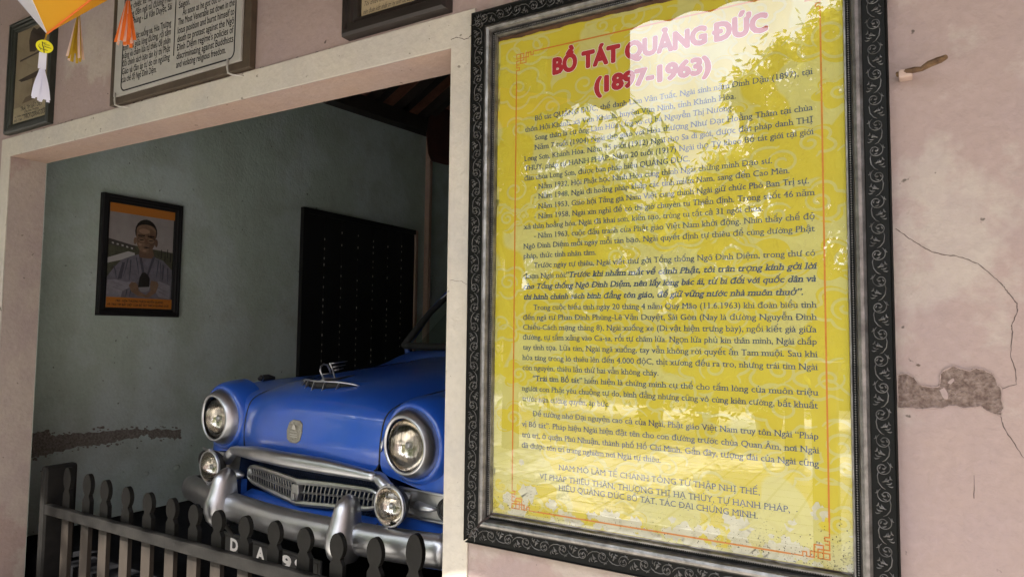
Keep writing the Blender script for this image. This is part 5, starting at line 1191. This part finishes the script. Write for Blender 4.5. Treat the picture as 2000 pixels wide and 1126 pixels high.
mb = MB(); mb.box((-.52, -2.56, GROUND), (-.39, -2.43, 1.0)); mb.box((-.535, -2.575, 1.0), (-.375, -2.415, 1.05)); tag(obj("low_post", mb, mat("post_cement", (0.16, 0.15, 0.13), 0.9, var=0.3), bevel=0.006), "short grey cement post at the edge of the porch", "post")
mb = MB(); mb.box((-20, -14.0, GROUND), (14, -13.7, 1.65)); tag(obj("boundary_wall", mb, mat("mossy_wall", (0.10, 0.105, 0.075), 0.95, var=0.5, vscale=2)), "dark mossy boundary wall across the far side of the courtyard", "wall")
mb = MB(); mb.box((5.2, -13.5, GROUND), (9, -0.5, 7.0)); nb = tag(obj("sky_blocker", mb, M['pink']), "tall plain plastered house wall added unseen to cut skylight right of the courtyard", "blocker")  # added block out of view, keeps skylight off the facade
mb = MB(); mb.box((-14, -13.5, GROUND), (-8.8, -0.5, 7.0)); tag(obj("sky_blocker", mb, M['cream']), "tall plain cream house added unseen to cut skylight left of the courtyard", "blocker")  # its left twin, also added; stands close to dim that end
def tree(name, label, base, h, crown, nleaf, size, m, seed, ratio=2.6, trunk_r=0.12, sag=0.4):
    rr = random.Random(seed); root = empty(name, label, "tree", base); B = Vector((0, 0, 0))
    mb = MB(); tp = [(0, 0, 0), (rr.uniform(-.1, .1), 0, h * .3), (rr.uniform(-.15, .15), rr.uniform(-.1, .1), h * .6), (rr.uniform(-.2, .2), 0, h * .85)]
    mb.tube(tp, [trunk_r, trunk_r * .8, trunk_r * .55, trunk_r * .2], 10)
    clumps = []
    for (cx, cy, cz, rx, ry, rz_) in crown:
        mb.tube([tp[1], (cx * .5, cy * .5, (h * .35 + cz) / 2), (cx, cy, cz)], [trunk_r * .5, trunk_r * .3, trunk_r * .08], 6)
        for _ in range(max(3, int(9 * rx))):
            clumps.append((cx + rr.gauss(0, .45) * rx, cy + rr.gauss(0, .45) * ry, cz + rr.gauss(0, .45) * rz_, rr.uniform(.25, .5) * rx))
    obj("trunk", mb, M['bark'], root, smooth=True)
    mb = MB()
    for i in range(nleaf):
        cx, cy, cz, r_ = rr.choice(clumps); p = Vector((cx + rr.gauss(0, .5) * r_, cy + rr.gauss(0, .5) * r_, cz + rr.gauss(0, .5) * r_))
        d = Vector((rr.uniform(-1, 1), rr.uniform(-1, 1), rr.uniform(-1, .5) - sag)).normalized(); sd = d.cross(Vector((rr.uniform(-1, 1), rr.uniform(-1, 1), rr.uniform(-1, 1)))).normalized()
        L = size * rr.uniform(.6, 1.2); w = L / ratio / 2
        mb.add([p, p + d * L * .4 + sd * w, p + d * L, p + d * L * .4 - sd * w], [(0, 1, 2, 3)])
    obj("crown", mb, m, root, fix=False); return root
tree("mango_tree", "big dark long-leaved tree in the courtyard facing the doorway", (-4.6, -6.0, GROUND), 5.2, [(0, 0, 3.4, 1.2, 1, 1.1), (1.0, .2, 2.9, .9, .8, .8), (-1.2, 0, 3.2, 1.2, 1, 1.2), (.5, .1, 4.2, .8, .8, .7), (-.6, .3, 4.6, 1.2, .8, .9), (0.6, .6, 2.0, .8, .7, .7), (-1.6, 0, 2.0, 1.2, .9, .9), (-2.4, 0, 3.6, 1.3, 1, 1.4), (-1.0, 0, 1.2, 1.3, .8, .6), (-2.6, 0, 1.6, 1.3, .8, .8), (-.2, 0, 5.3, 1.2, .9, .8), (-1.4, 0, 5.4, 1.3, .9, .9), (.6, .2, 5.0, .7, .7, .6)], 20000, 0.27, M['leaf'], 11, 4.2)
tree("flowering_tree", "rounded yellow-green tree standing in the courtyard nearer the right", (-1.3, -7.2, GROUND), 5.6, [(-.3, 0, 4.6, .8, .7, .8), (.45, 0, 5.1, .8, .7, .7), (0.3, 0, 3.8, 1.1, .8, .8), (-.7, .2, 3.2, .9, .7, .7), (1.0, 0, 4.4, .9, .8, .9), (.9, 0, 3.2, 1.0, .8, .9), (0, 0, 2.7, 1.2, .8, .7), (1.7, 0, 4.6, 1.0, .8, 1.0), (1.9, 0, 3.4, 1.1, .8, .9), (.2, 0, 4.4, .9, .8, .8), (-.5, 0, 4.0, .8, .7, .7), (.1, 0, 1.9, 1.3, .8, .6), (1.1, 0, 2.1, .9, .8, .7)], 30000, 0.145, M['leaf2'], 12, 3.0)
tree("spreading_tree", "wide dark tree in the courtyard between the two nearer trees", (-4.2, -10.5, GROUND), 5.0, [(0, 0, 3.2, 1.5, 1, .9), (1.5, 0, 3.0, 1.3, 1, .9), (-1.6, 0, 3.1, 1.5, 1, 1), (2.7, 0, 2.6, 1.1, 1, .8), (.6, 0, 2.2, 1.6, 1, .7), (-1.0, 0, 2.0, 1.3, 1, .7), (1.8, 0, 1.4, 1.6, 1, .7), (-2.2, 0, 1.3, 1.6, 1, .7), (3.2, 0, 1.5, 1.4, 1, .8)], 14000, 0.22, M['leaf'], 13, 3.0)
for i, (x, y, s_, lb) in enumerate(((-3.6, -8.6, 1.0, "leafy potted shrub on the tiles, left of the row"), (-2.7, -8.4, .85, "small potted shrub in the middle of the row"), (-1.9, -8.9, 1.05, "tall potted shrub nearest the cement post"))):
    rt = empty("potted_shrub", lb, "potted plant", (x, y, GROUND + .075), group="potted shrubs in the courtyard")
    mb = MB(); mb.lathe([(.001, 0), (.15 * s_, 0), (.2 * s_, .3 * s_), (.22 * s_, .32 * s_), (.19 * s_, .33 * s_), (.18 * s_, .28 * s_), (.001, .28 * s_)], axis='z', n=20); obj("pot", mb, M['rooftile'], rt, smooth=True)
    mb = MB(); rr = random.Random(40 + i)
    for _ in range(420):
        p = Vector((rr.gauss(0, .2) * s_, rr.gauss(0, .2) * s_, (.65 + rr.gauss(0, .22)) * s_)); d = Vector((rr.uniform(-1, 1), rr.uniform(-1, 1), rr.uniform(-.6, 1))).normalized(); sd = d.cross(Vector((rr.uniform(-1, 1), rr.uniform(-1, 1), .3))).normalized(); L = .14 * s_
        mb.add([p, p + d * L * .5 + sd * .025, p + d * L, p + d * L * .5 - sd * .025], [(0, 1, 2, 3)])
    obj("foliage", mb, M['leaf'], rt, fix=False)

bpy.data.objects.remove(_to); bpy.data.curves.remove(_tc)
